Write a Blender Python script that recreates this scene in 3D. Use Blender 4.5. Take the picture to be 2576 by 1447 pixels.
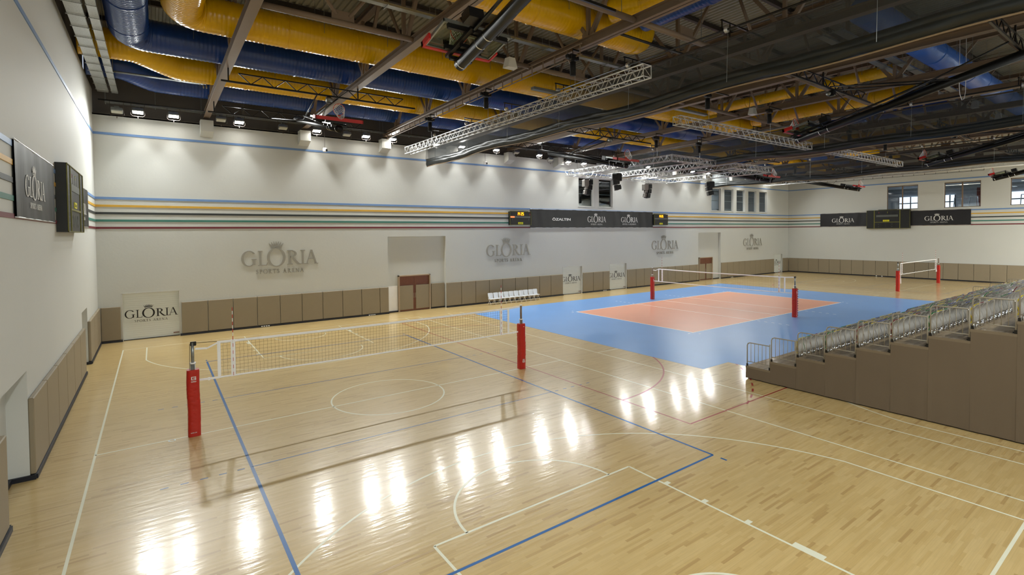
import bpy, math, random
from mathutils import Vector, Matrix
random.seed(7)
for o in list(bpy.data.objects): bpy.data.objects.remove(o)
SC = bpy.context.scene
COL = SC.collection
PI = math.pi

# ------------------------------------------------------------------ camera, world, exposure
cam_d = bpy.data.cameras.new('camera'); cam = bpy.data.objects.new('camera', cam_d); COL.objects.link(cam)
YAW, PIT, ROL, FPX = 0.6247, -0.0256, -0.0091, 1264.78
fw = Vector((math.sin(YAW)*math.cos(PIT), math.cos(YAW)*math.cos(PIT), math.sin(PIT)))
r0 = Vector((math.cos(YAW), -math.sin(YAW), 0)); u0 = r0.cross(fw)
rr = r0*math.cos(ROL)+u0*math.sin(ROL); uu = -r0*math.sin(ROL)+u0*math.cos(ROL)
cam.matrix_world = Matrix(((rr.x, uu.x, -fw.x, -6.2239), (rr.y, uu.y, -fw.y, -15.916), (rr.z, uu.z, -fw.z, 5.3465), (0, 0, 0, 1)))
cam_d.sensor_width = 36.0; cam_d.lens = FPX/2576*36.0
cam_d.shift_x = -(1298.76-1288)/2576; cam_d.shift_y = (618.74-723.5)/2576
cam_d.clip_start = 0.1; cam_d.clip_end = 300
SC.camera = cam
CAM = Vector((-6.2239, -15.916, 5.3465))
world = bpy.data.worlds.new('world'); SC.world = world; world.use_nodes = True
world.node_tree.nodes['Background'].inputs[0].default_value = (0.75, 0.85, 1.0, 1)
world.node_tree.nodes['Background'].inputs[1].default_value = 0.6
SC.view_settings.view_transform = 'Standard'; SC.view_settings.look = 'None'
SC.view_settings.exposure = 0.0; SC.view_settings.gamma = 1.0; SC.view_settings.use_curve_mapping = False
LAMP_GLASS = 90.0      # radiance of a burning floodlight glass
WASH_W = 120.0
THROW_W = 1180.0        # its main throw into the hall         # the downward beam of each floodlight
FILL_W = 960.0          # each unseen fill lamp added on the viewer side
FILL_LAMPS = [(-4, -17.3, 1.15), (8, -17.3, .6), (20, -17.3, .6), (32, -17.3, .9), (44, -17.3, 2.2), (55, -17.3, 2.8)]

# ------------------------------------------------------------------ materials
def lin(c):
    return tuple(((x/255)/12.92 if x/255 <= .04045 else ((x/255+.055)/1.055)**2.4) for x in c)
MATS = {}
def mat(name, rgb, rough=.6, metal=0.0, spec=.5, noise=.06, nscale=3.0, emis=None, estr=0, alpha=1.0, bump=0, bscale=20, coat=0, trans=0):
    m = bpy.data.materials.new(name); m.use_nodes = True
    nt = m.node_tree; b = nt.nodes['Principled BSDF']
    c = lin(rgb)
    b.inputs['Roughness'].default_value = rough; b.inputs['Metallic'].default_value = metal
    b.inputs['Specular IOR Level'].default_value = spec
    b.inputs['Coat Weight'].default_value = coat; b.inputs['Coat Roughness'].default_value = .08
    b.inputs['Alpha'].default_value = alpha
    b.inputs['Transmission Weight'].default_value = trans
    tc = nt.nodes.new('ShaderNodeTexCoord'); nz = nt.nodes.new('ShaderNodeTexNoise')
    nz.inputs['Scale'].default_value = nscale; nz.inputs['Detail'].default_value = 3
    nt.links.new(tc.outputs['Object'], nz.inputs['Vector'])
    mx = nt.nodes.new('ShaderNodeMix'); mx.data_type = 'RGBA'
    mx.inputs[6].default_value = (*[x*(1-noise) for x in c], 1); mx.inputs[7].default_value = (*[min(1, x*(1+noise)) for x in c], 1)
    nt.links.new(nz.outputs['Fac'], mx.inputs[0]); nt.links.new(mx.outputs[2], b.inputs['Base Color'])
    if bump:
        bn = nt.nodes.new('ShaderNodeBump'); n2 = nt.nodes.new('ShaderNodeTexNoise'); n2.inputs['Scale'].default_value = bscale
        nt.links.new(tc.outputs['Object'], n2.inputs['Vector']); nt.links.new(n2.outputs['Fac'], bn.inputs['Height'])
        bn.inputs['Strength'].default_value = bump; bn.inputs['Distance'].default_value = .02
        nt.links.new(bn.outputs[0], b.inputs['Normal'])
    if emis:
        b.inputs['Emission Color'].default_value = (*lin(emis), 1); b.inputs['Emission Strength'].default_value = estr
    MATS[name] = m
    return m
mat('wall_white', (204, 206, 202), .75, noise=.035, nscale=.35, bump=.15, bscale=9)
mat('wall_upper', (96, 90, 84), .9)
mat('wall_stripe_blue', (112, 146, 196), .5); mat('wall_stripe_yellow', (214, 168, 62), .5)
mat('wall_stripe_black', (52, 56, 56), .5); mat('wall_stripe_green', (62, 124, 112), .5); mat('wall_stripe_maroon', (112, 34, 46), .5)
mat('pad_beige', (146, 134, 112), .5, noise=.04, bump=.1, bscale=5)
mat('navy', (22, 26, 38), .5)
mat('steel_brown', (128, 110, 94), .45, spec=.4)
mat('steel_dark', (70, 62, 56), .6)
mat('black', (14, 14, 16), .35); mat('black_matte', (20, 20, 22), .8); mat('black_gloss', (9, 9, 10), .38, spec=.35)
mat('galv', (150, 154, 152), .35, metal=.7, noise=.25, nscale=6)
mat('galv_perf', (176, 178, 174), .35, metal=.55, noise=.55, nscale=28); mat('alu', (205, 205, 205), .3, metal=.6)
mat('chrome', (220, 222, 225), .15, metal=1)
mat('duct_yellow', (234, 182, 8), .22, spec=.5); mat('duct_blue', (30, 66, 140), .28, spec=.5); mat('duct_bright_blue', (54, 108, 200), .3, spec=.5)
mat('deck', (146, 142, 126), .5, metal=.2)
mat('mesh_black', (56, 60, 60), .75, alpha=.5, noise=.25, nscale=2.5)
mat('cloth_black', (34, 38, 38), .38, noise=.3, nscale=2.5, bump=.3, bscale=3)
mat('hem', (150, 128, 100), .6)
mat('white', (250, 250, 252), .45); mat('white_plastic', (226, 230, 236), .35); mat('offwhite', (205, 205, 200), .5)
mat('red_vinyl', (182, 32, 19), .32, noise=.06, bump=.5, bscale=7); mat('red', (190, 28, 26), .4); mat('rim_orange', (222, 70, 34), .35)
mat('grey_plastic', (150, 146, 140), .4); mat('seat_grey', (184, 181, 175), .35)
for n, c in (('seat_yellow', (226, 204, 20)), ('seat_green', (16, 128, 54)), ('seat_blue', (24, 62, 168)), ('seat_red', (138, 20, 34)), ('seat_black', (30, 32, 34))): mat(n, c, .4)
mat('stand_cloth', (110, 96, 78), .8, noise=.05, nscale=1.2, bump=.1, bscale=6)
mat('stand_edge', (124, 110, 90), .5); mat('stand_rail', (150, 142, 126), .4, spec=.5)
mat('door_brown', (118, 72, 52), .5, noise=.12, nscale=5); mat('door_frame', (170, 150, 126), .5)
mat('shutter', (224, 229, 225), .5, noise=.02)
mat('banner_black', (30, 30, 34), .42, bump=.12, bscale=1.2); mat('print_white', (232, 232, 230), .6); mat('print_black', (20, 16, 18), .6)
mat('relief', (158, 155, 146), .35, metal=.3)
mat('board_black', (24, 25, 24), .45, noise=.3, nscale=14); mat('board_olive', (120, 118, 44), .5); mat('board_grey', (92, 96, 92), .4)
mat('label_yellow', (226, 222, 20), .5); mat('digit', (255, 170, 20), .5, emis=(255, 150, 10), estr=4.0)
mat('led_orange', (230, 120, 70), .5, emis=(255, 130, 70), estr=1.2)
mat('mat_blue', (108, 158, 220), .33, spec=.5, noise=.05, nscale=.8, coat=.12); mat('mat_orange', (232, 160, 130), .33, spec=.5, noise=.05, nscale=.8, coat=.12)
mat('line_white', (226, 226, 204), .3, coat=.3); mat('line_blue', (0, 92, 160), .3, coat=.3); mat('line_red', (158, 40, 40), .3, coat=.3)
mat('room_dark', (60, 62, 64), .8); mat('room_grey', (150, 152, 156), .8); mat('room_brick', (96, 40, 36), .8)
mat('daylight', (240, 245, 255), .5, emis=(225, 236, 255), estr=3.2)
mat('strip_lamp', (240, 235, 225), .5, emis=(255, 236, 214), estr=2.0)
mat('lamp_on', (255, 255, 255), .5, emis=(255, 250, 240), estr=LAMP_GLASS); mat('lamp_off', (196, 194, 178), .3)
mat('hi_vis', (222, 186, 20), .4)
def glass(name, rgb, alpha, rough=.03):
    m = bpy.data.materials.new(name); m.use_nodes = True; nt = m.node_tree
    for n in list(nt.nodes): nt.nodes.remove(n)
    o = nt.nodes.new('ShaderNodeOutputMaterial'); t = nt.nodes.new('ShaderNodeBsdfTransparent'); g = nt.nodes.new('ShaderNodeBsdfGlossy')
    mx = nt.nodes.new('ShaderNodeMixShader'); fr = nt.nodes.new('ShaderNodeFresnel')
    t.inputs[0].default_value = (*lin(rgb), 1); g.inputs['Roughness'].default_value = rough
    
    nt.nodes.remove(fr); mx.inputs[0].default_value = alpha; nt.links.new(t.outputs[0], mx.inputs[1]); nt.links.new(g.outputs[0], mx.inputs[2])
    nt.links.new(mx.outputs[0], o.inputs[0]); MATS[name] = m
glass('glass', (214, 222, 224), .10); glass('glass_board', (222, 228, 212), .05)

def wood(name, base, dark, light, rough, along_x=True, coat=.5):
    m = bpy.data.materials.new(name); m.use_nodes = True; nt = m.node_tree; b = nt.nodes['Principled BSDF']; L = nt.links.new
    g = nt.nodes.new('ShaderNodeNewGeometry'); s = nt.nodes.new('ShaderNodeSeparateXYZ'); L(g.outputs['Position'], s.inputs[0])
    def M(op, a, bb=None, c=None):
        n = nt.nodes.new('ShaderNodeMath'); n.operation = op
        for i, v in enumerate((a, bb, c)):
            if v is None: continue
            if isinstance(v, (int, float)): n.inputs[i].default_value = v
            else: L(v, n.inputs[i])
        return n.outputs[0]
    row = M('FLOOR', M('DIVIDE', s.outputs['Y'], .057))
    wr = nt.nodes.new('ShaderNodeTexWhiteNoise'); wr.noise_dimensions = '1D'; L(row, wr.inputs['W'])
    xx = M('DIVIDE', M('ADD', s.outputs['X'], M('MULTIPLY', wr.outputs['Value'], 7.3)), .62)
    ix = M('FLOOR', xx)
    cb = nt.nodes.new('ShaderNodeCombineXYZ'); L(row, cb.inputs[0]); L(ix, cb.inputs[1])
    wn = nt.nodes.new('ShaderNodeTexWhiteNoise'); wn.noise_dimensions = '2D'; L(cb.outputs[0], wn.inputs['Vector'])
    rp = nt.nodes.new('ShaderNodeValToRGB'); L(wn.outputs['Value'], rp.inputs[0])
    rp.color_ramp.elements[0].color = (*lin(dark), 1); rp.color_ramp.elements[1].color = (*lin(light), 1)
    e = rp.color_ramp.elements.new(.12); e.color = (*lin(base), 1)
    mp = nt.nodes.new('ShaderNodeMapping'); mp.inputs['Scale'].default_value = (1.2, 30, 1); L(g.outputs['Position'], mp.inputs[0])
    nz = nt.nodes.new('ShaderNodeTexNoise'); nz.inputs['Scale'].default_value = 1.5; nz.inputs['Detail'].default_value = 4; L(mp.outputs[0], nz.inputs['Vector'])
    n2 = nt.nodes.new('ShaderNodeTexNoise'); n2.inputs['Scale'].default_value = .35; n2.inputs['Detail'].default_value = 3; L(g.outputs['Position'], n2.inputs['Vector'])
    f = M('ADD', M('MULTIPLY', nz.outputs['Fac'], .30), M('ADD', M('MULTIPLY', n2.outputs['Fac'], .2), .75))
    # gaps between the strips
    fy = M('FRACT', M('DIVIDE', s.outputs['Y'], .057)); fx = M('FRACT', xx)
    gp = M('MULTIPLY', M('GREATER_THAN', fy, .035), M('GREATER_THAN', fx, .004))
    f2 = M('MULTIPLY', f, M('ADD', M('MULTIPLY', gp, .12), .88))
    vm = nt.nodes.new('ShaderNodeVectorMath'); vm.operation = 'SCALE'; L(rp.outputs[0], vm.inputs[0]); L(f2, vm.inputs['Scale'])
    L(vm.outputs[0], b.inputs['Base Color'])
    b.inputs['Roughness'].default_value = rough; b.inputs['Coat Weight'].default_value = coat; b.inputs['Coat Roughness'].default_value = .115
    # lacquer waviness across the strips
    mp2 = nt.nodes.new('ShaderNodeMapping'); mp2.inputs['Scale'].default_value = (1.6, 9, 1); L(g.outputs['Position'], mp2.inputs[0])
    n3 = nt.nodes.new('ShaderNodeTexNoise'); n3.inputs['Scale'].default_value = 1.0; n3.inputs['Detail'].default_value = 5; L(mp2.outputs[0], n3.inputs['Vector'])
    bp = nt.nodes.new('ShaderNodeBump'); bp.inputs['Strength'].default_value = .38; bp.inputs['Distance'].default_value = .01
    L(n3.outputs['Fac'], bp.inputs['Height']); L(bp.outputs[0], b.inputs['Normal']); L(bp.outputs[0], b.inputs['Coat Normal'])
    MATS[name] = m
wood('floor_wood', (192, 164, 108), (176, 146, 94), (202, 176, 122), .3)
wood('deck_wood', (130, 112, 86), (104, 88, 66), (148, 130, 102), .45, coat=.1)

# ------------------------------------------------------------------ mesh builder
class MB:
    def __init__(s): s.v = []; s.f = []; s.m = []
    def add(s, vs, fs, mi=0):
        n = len(s.v); s.v += [tuple(v) for v in vs]
        for f in fs: s.f.append(tuple(n+i for i in f)); s.m.append(mi)
        return s
    def box(s, x0, x1, y0, y1, z0, z1, mi=0):
        x0, x1 = min(x0, x1), max(x0, x1); y0, y1 = min(y0, y1), max(y0, y1); z0, z1 = min(z0, z1), max(z0, z1)
        return s.add([(x0,y0,z0),(x1,y0,z0),(x1,y1,z0),(x0,y1,z0),(x0,y0,z1),(x1,y0,z1),(x1,y1,z1),(x0,y1,z1)],
              [(0,3,2,1),(4,5,6,7),(0,1,5,4),(1,2,6,5),(2,3,7,6),(3,0,4,7)], mi)
    def rbox(s, x0, x1, y0, y1, z0, z1, b=.02, mi=0):
        """box with chamfered edges"""
        vs = []; idx = {}
        X = (x0, x1); Y = (y0, y1); Z = (z0, z1)
        for i in (0,1):
            for j in (0,1):
                for k in (0,1):
                    sx, sy, sz = (1-2*i), (1-2*j), (1-2*k)
                    idx[(i,j,k,'x')] = len(vs); vs.append((X[i], Y[j]+sy*b, Z[k]+sz*b))
                    idx[(i,j,k,'y')] = len(vs); vs.append((X[i]+sx*b, Y[j], Z[k]+sz*b))
                    idx[(i,j,k,'z')] = len(vs); vs.append((X[i]+sx*b, Y[j]+sy*b, Z[k]))
        g = lambda *a: idx[a]
        fs = []
        for i in (0,1): fs.append([g(i,0,0,'x'), g(i,1,0,'x'), g(i,1,1,'x'), g(i,0,1,'x')][::1 if i else -1])
        for j in (0,1): fs.append([g(0,j,0,'y'), g(1,j,0,'y'), g(1,j,1,'y'), g(0,j,1,'y')][::-1 if j else 1])
        for k in (0,1): fs.append([g(0,0,k,'z'), g(1,0,k,'z'), g(1,1,k,'z'), g(0,1,k,'z')][::1 if k else -1])
        for i in (0,1):
            for j in (0,1): fs.append([g(i,j,0,'x'), g(i,j,1,'x'), g(i,j,1,'y'), g(i,j,0,'y')][::1 if (i+j) % 2 == 0 else -1])
            for k in (0,1): fs.append([g(i,0,k,'x'), g(i,1,k,'x'), g(i,1,k,'z'), g(i,0,k,'z')][::-1 if (i+k) % 2 == 0 else 1])
        for j in (0,1):
            for k in (0,1): fs.append([g(0,j,k,'y'), g(1,j,k,'y'), g(1,j,k,'z'), g(0,j,k,'z')][::1 if (j+k) % 2 == 0 else -1])
        for i in (0,1):
            for j in (0,1):
                for k in (0,1): fs.append([g(i,j,k,'x'), g(i,j,k,'y'), g(i,j,k,'z')][::1 if (i+j+k) % 2 else -1])
        return s.add(vs, fs, mi)
    def bar(s, p0, p1, w, h, up=(0,0,1), mi=0):
        p0 = Vector(p0); p1 = Vector(p1); d = (p1-p0).normalized(); u = Vector(up)
        if abs(d.dot(u)) > .98: u = Vector((0,1,0))
        r = d.cross(u).normalized(); u = r.cross(d)
        vs = []
        for p in (p0, p1):
            for a, b in ((-1,-1),(1,-1),(1,1),(-1,1)): vs.append(p+r*a*w/2+u*b*h/2)
        return s.add(vs, [(3,2,1,0),(4,5,6,7),(0,1,5,4),(1,2,6,5),(2,3,7,6),(3,0,4,7)], mi)
    def tube(s, p0, p1, r, n=8, mi=0, r1=None):
        return s.path([p0, p1], [r, r if r1 is None else r1], n, mi=mi)
    def path(s, pts, rs, n=8, mi=0, closed=False, cap=True):
        pts = [Vector(p) for p in pts]
        if isinstance(rs, (int, float)): rs = [rs]*len(pts)
        N = len(pts); base = len(s.v); u = None
        for i, p in enumerate(pts):
            if closed: d = pts[(i+1) % N]-pts[i-1]
            else: d = pts[min(i+1, N-1)]-pts[max(i-1, 0)]
            d = d.normalized() if d.length > 1e-9 else Vector((0,0,1))
            if u is None:
                u = Vector((0,0,1)) if abs(d.z) < .9 else Vector((1,0,0))
            u = (u-d*u.dot(d)).normalized(); r = d.cross(u)
            for k in range(n):
                a = 2*PI*k/n; s.v.append(tuple(p+(u*math.sin(a)+r*math.cos(a))*rs[i]))
        for i in range(N if closed else N-1):
            j = (i+1) % N
            for k in range(n):
                k2 = (k+1) % n
                s.f.append((base+i*n+k, base+i*n+k2, base+j*n+k2, base+j*n+k)); s.m.append(mi)
        if cap and not closed:
            s.f.append(tuple(base+k for k in range(n))[::-1]); s.m.append(mi)
            s.f.append(tuple(base+(N-1)*n+k for k in range(n))); s.m.append(mi)
        return s
    def grid(s, fn, nu, nv, mi=0):
        base = len(s.v)
        for i in range(nu+1):
            for j in range(nv+1): s.v.append(tuple(fn(i/nu, j/nv)))
        for i in range(nu):
            for j in range(nv):
                a = base+i*(nv+1)+j; s.f.append((a, a+nv+1, a+nv+2, a+1)); s.m.append(mi)
        return s
    def tf(s, M, start=0):
        for i in range(start, len(s.v)): s.v[i] = tuple(M @ Vector(s.v[i]))
        return s
    def build(s, name, mats, parent=None, org=None, smooth=False, **props):
        if not isinstance(mats, (list, tuple)): mats = [mats]
        me = bpy.data.meshes.new(name)
        if org is not None:
            ox, oy, oz = org; vv = [(x-ox, y-oy, z-oz) for x, y, z in s.v]
        else: vv = s.v
        me.from_pydata(vv, [], s.f)
        for m in mats: me.materials.append(MATS[m])
        if len(mats) > 1: me.polygons.foreach_set('material_index', s.m)
        if smooth: me.polygons.foreach_set('use_smooth', [True]*len(me.polygons))
        me.update()
        o = bpy.data.objects.new(name, me); COL.objects.link(o)
        if parent is not None: o.parent = parent
        elif org is not None: o.location = org
        for k, v in props.items(): o[k] = v
        return o
def thing(name, label, cat, loc=(0,0,0), rotz=0, group=None):
    o = bpy.data.objects.new(name, None); COL.objects.link(o); o.location = loc; o.rotation_euler = (0,0,rotz); o.empty_display_size = .2
    return tag(o, label, cat, group)
def tag(o, label, cat, group=None):
    o['label'] = label; o['category'] = cat
    if group: o['group'] = group
    return o
def struct(o, label=None):
    o['kind'] = 'structure'
    if label: o['label'] = label
    return o
KIDS = {}
def dup(root, loc=None, rotz=None, label=None, group=None):
    if root.name not in KIDS: KIDS[root.name] = [(c, list(c.children)) for c in root.children]
    r = root.copy(); COL.objects.link(r)
    if loc is not None: r.location = loc
    if rotz is not None: r.rotation_euler = (0,0,rotz)
    if label: r['label'] = label
    if group: r['group'] = group
    for ch, gs in KIDS[root.name]:
        c = ch.copy(); COL.objects.link(c); c.parent = r
        for g in gs:
            d = g.copy(); COL.objects.link(d); d.parent = c
    return r
ORD = ['zeroth','first','second','third','fourth','fifth','sixth','seventh','eighth','ninth','tenth','eleventh','twelfth','thirteenth','fourteenth','fifteenth','sixteenth','seventeenth','eighteenth','nineteenth']
TENS = {20:'twent',30:'thirt',40:'fort',50:'fift',60:'sixt'}
CARD = {20:'twenty',30:'thirty',40:'forty',50:'fifty',60:'sixty'}
def ordn(n):
    if n < 20: return ORD[n]
    t = n//10*10
    return TENS[t]+'ieth' if n == t else CARD[t]+'-'+ORD[n-t]

# ------------------------------------------------------------------ lettering (roman capitals built from strips)
TK, TN = .135, .05
def rect(x0, x1, y0, y1): return [[(x0,y0),(x1,y0),(x1,y1),(x0,y1)]]
def ring(cx, cy, rx, ry, a0, a1, tx, ty, n=28):
    q = []
    for i in range(n):
        a, b = math.radians(a0+(a1-a0)*i/n), math.radians(a0+(a1-a0)*(i+1)/n)
        q.append([(cx+rx*math.cos(a), cy+ry*math.sin(a)), (cx+rx*math.cos(b), cy+ry*math.sin(b)),
                  (cx+(rx-tx)*math.cos(b), cy+(ry-ty)*math.sin(b)), (cx+(rx-tx)*math.cos(a), cy+(ry-ty)*math.sin(a))])
    return q
def para(x0, y0, x1, y1, w): return [[(x0-w/2,y0),(x0+w/2,y0),(x1+w/2,y1),(x1-w/2,y1)]]
def stroke(pts, ws):
    q = []
    L, R = [], []
    for i, p in enumerate(pts):
        a = pts[max(0, i-1)]; b = pts[min(len(pts)-1, i+1)]
        dx, dy = b[0]-a[0], b[1]-a[1]; l = math.hypot(dx, dy) or 1
        nx, ny = -dy/l, dx/l; w = ws[i]/2
        L.append((p[0]+nx*w, p[1]+ny*w)); R.append((p[0]-nx*w, p[1]-ny*w))
    for i in range(len(pts)-1): q.append([R[i], R[i+1], L[i+1], L[i]])
    return q
def serif(cx, y, w=.34, up=True): return rect(cx-w/2, cx+w/2, y if up else y-TN, y+TN if up else y)
def stem(cx, w=TK): return rect(cx-w/2, cx+w/2, 0, 1)+serif(cx, 0)+serif(cx, 1, up=False)
def letter(c):
    if c == 'G': return ring(.5,.5,.5,.53,38,322,.15,.055,36)+rect(.76,.90,.06,.42)+rect(.66,1.0,.42,.42+TN), 1.0
    if c == 'L': return stem(.2)+rect(.2,.66,0,TN)+para(.66,0,.72,.2,.05), .74
    if c == 'O': return ring(.52,.5,.52,.53,0,360,.15,.055,44), 1.04
    if c == 'R': return stem(.2)+ring(.26,.75,.38,.25,-90,90,.13,.05,18)+rect(.2,.26,.95,1)+rect(.2,.30,.5,.55)+stroke([(.38,.52),(.58,.22),(.74,.05),(.9,0)],[.12,.14,.13,.06]), .84
    if c == 'I': return stem(.18), .36
    if c == 'A': return para(.1,0,.46,1,.05)+para(.82,0,.47,1,.14)+rect(.24,.68,.34,.385)+serif(.1,0,.24)+serif(.84,0,.3), .98
    if c == 'S': return stroke([(.52,.8),(.44,.93),(.3,.975),(.16,.9),(.12,.76),(.2,.62),(.36,.5),(.5,.36),(.52,.2),(.4,.06),(.26,.025),(.12,.08),(.06,.24)],[.04,.05,.05,.07,.1,.13,.14,.13,.1,.07,.05,.05,.04]), .62
    if c == 'P': return stem(.2)+ring(.26,.73,.38,.27,-90,90,.13,.05,18)+rect(.2,.26,.95,1)+rect(.2,.26,.46,.51), .68
    if c == 'T': return rect(.32,.32+TK,0,1)+serif(.39,0)+rect(.04,.74,.95,1)+rect(.04,.09,.82,1)+rect(.69,.74,.82,1), .78
    if c == 'E': return stem(.2)+rect(.2,.58,.95,1)+rect(.2,.62,0,.05)+rect(.2,.5,.48,.53)+rect(.54,.58,.84,1)+rect(.58,.62,0,.16)+rect(.46,.5,.42,.59), .66
    if c == 'N': return rect(.16,.21,0,1)+rect(.78,.83,0,1)+para(.8,0,.2,1,.15)+serif(.18,0,.26)+serif(.8,1,.26,False)+serif(.14,1,.2,False), .98
    if c == 'H': return stem(.2)+stem(.78)+rect(.2,.78,.48,.53), .98
    if c == '&': return stroke([(.78,.5),(.6,.12),(.36,.02),(.12,.1),(.08,.28),(.3,.52),(.5,.74),(.42,.95),(.26,.92),(.22,.76),(.46,.36),(.82,.02)],[.05,.08,.06,.1,.12,.08,.08,.05,.06,.1,.14,.12]), .86
    return [], .4
def word(txt, height, track=.12):
    """list of quads, total width; cap height = height"""
    q = []; x = 0
    for c in txt:
        l, w = letter(c); q += [[((px+x)*height, py*height) for px, py in p] for p in l]; x += w+track
    return q, (x-track)*height
def fit(q, w, x0, y0, width, height=None):
    s = width/w; sy = s if height is None else height
    return [[(x0+px*s, y0+py*sy) for px, py in p] for p in q]
def crown(cx, y0, w, h):
    q = []
    n = 7
    for i in range(n):
        t = (i-(n-1)/2)/((n-1)/2)                      # -1..1
        bx = cx+t*w*.36; by = y0+h*.42-abs(t)**2*h*.12
        tx = cx+t*w*.5; ty = y0+h*(1.0-.28*t*t)
        bw = w*.052
        q.append([(bx-bw, by-h*.0), (bx+bw, by), (tx+w*.008, ty), (tx-w*.008, ty)])
    for k, (yy, th) in enumerate(((.26, .11), (.06, .09))):
        for i in range(12):
            a = -1+2*i/12; b = -1+2*(i+1)/12; f = lambda t: y0+h*yy-h*.16*t*t
            ww = w*(.40-.02*k)
            q.append([(cx+a*ww, f(a)), (cx+b*ww, f(b)), (cx+b*ww, f(b)+h*th), (cx+a*ww, f(a)+h*th)])
    # base plate filling between the spikes
    for i in range(12):
        a = -1+2*i/12; b = -1+2*(i+1)/12; f = lambda t: y0+h*.38-h*.14*t*t
        q.append([(cx+a*w*.4, f(a)), (cx+b*w*.4, f(b)), (cx+b*w*.4, f(b)+h*.07), (cx+a*w*.4, f(a)+h*.07)])
    return q
def logo_quads(W, hs=1.0, sub='SPORTS ARENA', subw=(.175, .80), groups=False):
    """crest lettering of total width W; y=0 is the baseline. hs = vertical scale"""
    H = .19; q = []; G = []
    sc = lambda qq: [[(px*W, py*W*hs) for px, py in p] for p in qq]
    spec = [('G', 0, .188), ('L', .200, .325), ('R', .572, .748), ('I', .757, .822), ('A', .822, 1.0)]
    for c, a, b in spec:
        l, w = letter(c); q += [[(a+px/w*(b-a), py*H) for px, py in p] for p in l]; G.append(('letter', sc([[(a+px/w*(b-a), py*H) for px, py in p] for p in l])))
    l, w = letter('O'); q += [[(.318+px/w*.24, -.015+py*.232) for px, py in p] for p in l]; G.append(('letter', sc([[(.318+px/w*.24, -.015+py*.232) for px, py in p] for p in l])))
    q += crown(.438, .226, .185, .085); G.append(('crown', sc(crown(.438, .226, .185, .085))))
    sq, sw = word(sub, .055, .22)
    q += [[(subw[0]+px/sw*(subw[1]-subw[0]), -.105+py*1.0) for px, py in p] for p in sq]
    G.append(('caption', sc([[(subw[0]+px/sw*(subw[1]-subw[0]), -.105+py*1.0) for px, py in p] for p in sq])))
    return G if groups else sc(q)
def emboss(mb, quads, O, R, U, N, depth, mi=0):
    """extrude flat quads from the plane at O (R right, U up, N towards the viewer)"""
    O, R, U, N = Vector(O), Vector(R), Vector(U), Vector(N)
    for pi_, p in enumerate(quads):
        ar = sum(p[i][0]*p[(i+1) % len(p)][1]-p[(i+1) % len(p)][0]*p[i][1] for i in range(len(p)))
        if ar < 0: p = p[::-1]
        k = len(p)
        vs = [O+R*x+U*y for x, y in p]+[O+R*x+U*y+N*(depth+(pi_*5 % 11)*.00025) for x, y in p]
        fs = [tuple(range(k, 2*k))]+[(i, (i+1) % k, k+(i+1) % k, k+i) for i in range(k)]
        mb.add(vs, fs, mi)
    return mb
def font_text(mb, s, O, R, U, N, height, width=None, depth=.004, bold=0.0, shear=0, mi=0):
    cu = bpy.data.curves.new('t', 'FONT'); cu.body = s; cu.size = 1; cu.extrude = .5; cu.offset = bold; cu.shear = shear; cu.resolution_u = 3
    ob = bpy.data.objects.new('t', cu); COL.objects.link(ob)
    dg = bpy.context.evaluated_depsgraph_get(); me = bpy.data.meshes.new_from_object(ob.evaluated_get(dg))
    vs = [v.co.copy() for v in me.vertices]; fs = [tuple(p.vertices) for p in me.polygons]
    bpy.data.objects.remove(ob); bpy.data.curves.remove(cu); bpy.data.meshes.remove(me)
    if not vs: return mb
    x0 = min(v.x for v in vs); x1 = max(v.x for v in vs); y0 = min(v.y for v in vs); y1 = max(v.y for v in vs)
    sy = height/(y1-y0); sx = sy if width is None else width/(x1-x0)
    O, R, U, N = Vector(O), Vector(R), Vector(U), Vector(N)
    mb.add([O+R*(v.x-x0)*sx+U*(v.y-y0)*sy+N*(v.z+.5)*depth for v in vs], fs, mi)
    return mb

# ================================================================== THE ROOM
XL, XR, YB, YF = -8.55, 60.8, 16.49, -19.0
ZR = 14.9
def wall_grid(mb, plane, a0, a1, z0, z1, holes, t0, t1):
    """wall slab with rectangular holes; plane 'y' -> a is x, slab between y=t0..t1; plane 'x' -> a is y"""
    As = sorted(set([a0, a1]+[h[0] for h in holes]+[h[1] for h in holes])); Zs = sorted(set([z0, z1]+[h[2] for h in holes]+[h[3] for h in holes]))
    for i in range(len(As)-1):
        j = 0
        while j < len(Zs)-1:
            ca = (As[i]+As[i+1])/2
            free = lambda jj: not any(h[0] < ca < h[1] and h[2] < (Zs[jj]+Zs[jj+1])/2 < h[3] for h in holes)
            if not free(j): j += 1; continue
            k = j
            while k+1 < len(Zs)-1 and free(k+1): k += 1
            if plane == 'y': mb.box(As[i], As[i+1], t0, t1, Zs[j], Zs[k+1])
            else: mb.box(t0, t1, As[i], As[i+1], Zs[j], Zs[k+1])
            j = k+1
    return mb
WIN_B = [(23.87, 25.67, 7.62, 10.15), (26.34, 28.11, 7.62, 10.15)]+[(43.68+2.49*i, 45.48+2.49*i, 7.6, 10.12) for i in range(5)]
DOORS_B = [(-7.6, -5.17, 0, 2.44), (21.97, 24.26, 0, 2.42), (27.66, 29.98, 0, 2.42), (57.2, 59.3, 0, 2.38)]
REC_B = [(6.5, 10.86, 0, 5.17), (41.28, 45.5, 0, 5.19)]
WIN_R = [(2.81, 5.66, 7.58, 10.2), (-2.28, .61, 7.58, 10.2), (-7.25, -4.4, 7.6, 10.2), (-12.1, -9.3, 7.6, 10.2)]
REC_L = [(-3.2, -.72, 0, 2.42), (9.72, 11.62, 0, 2.4)]
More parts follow.
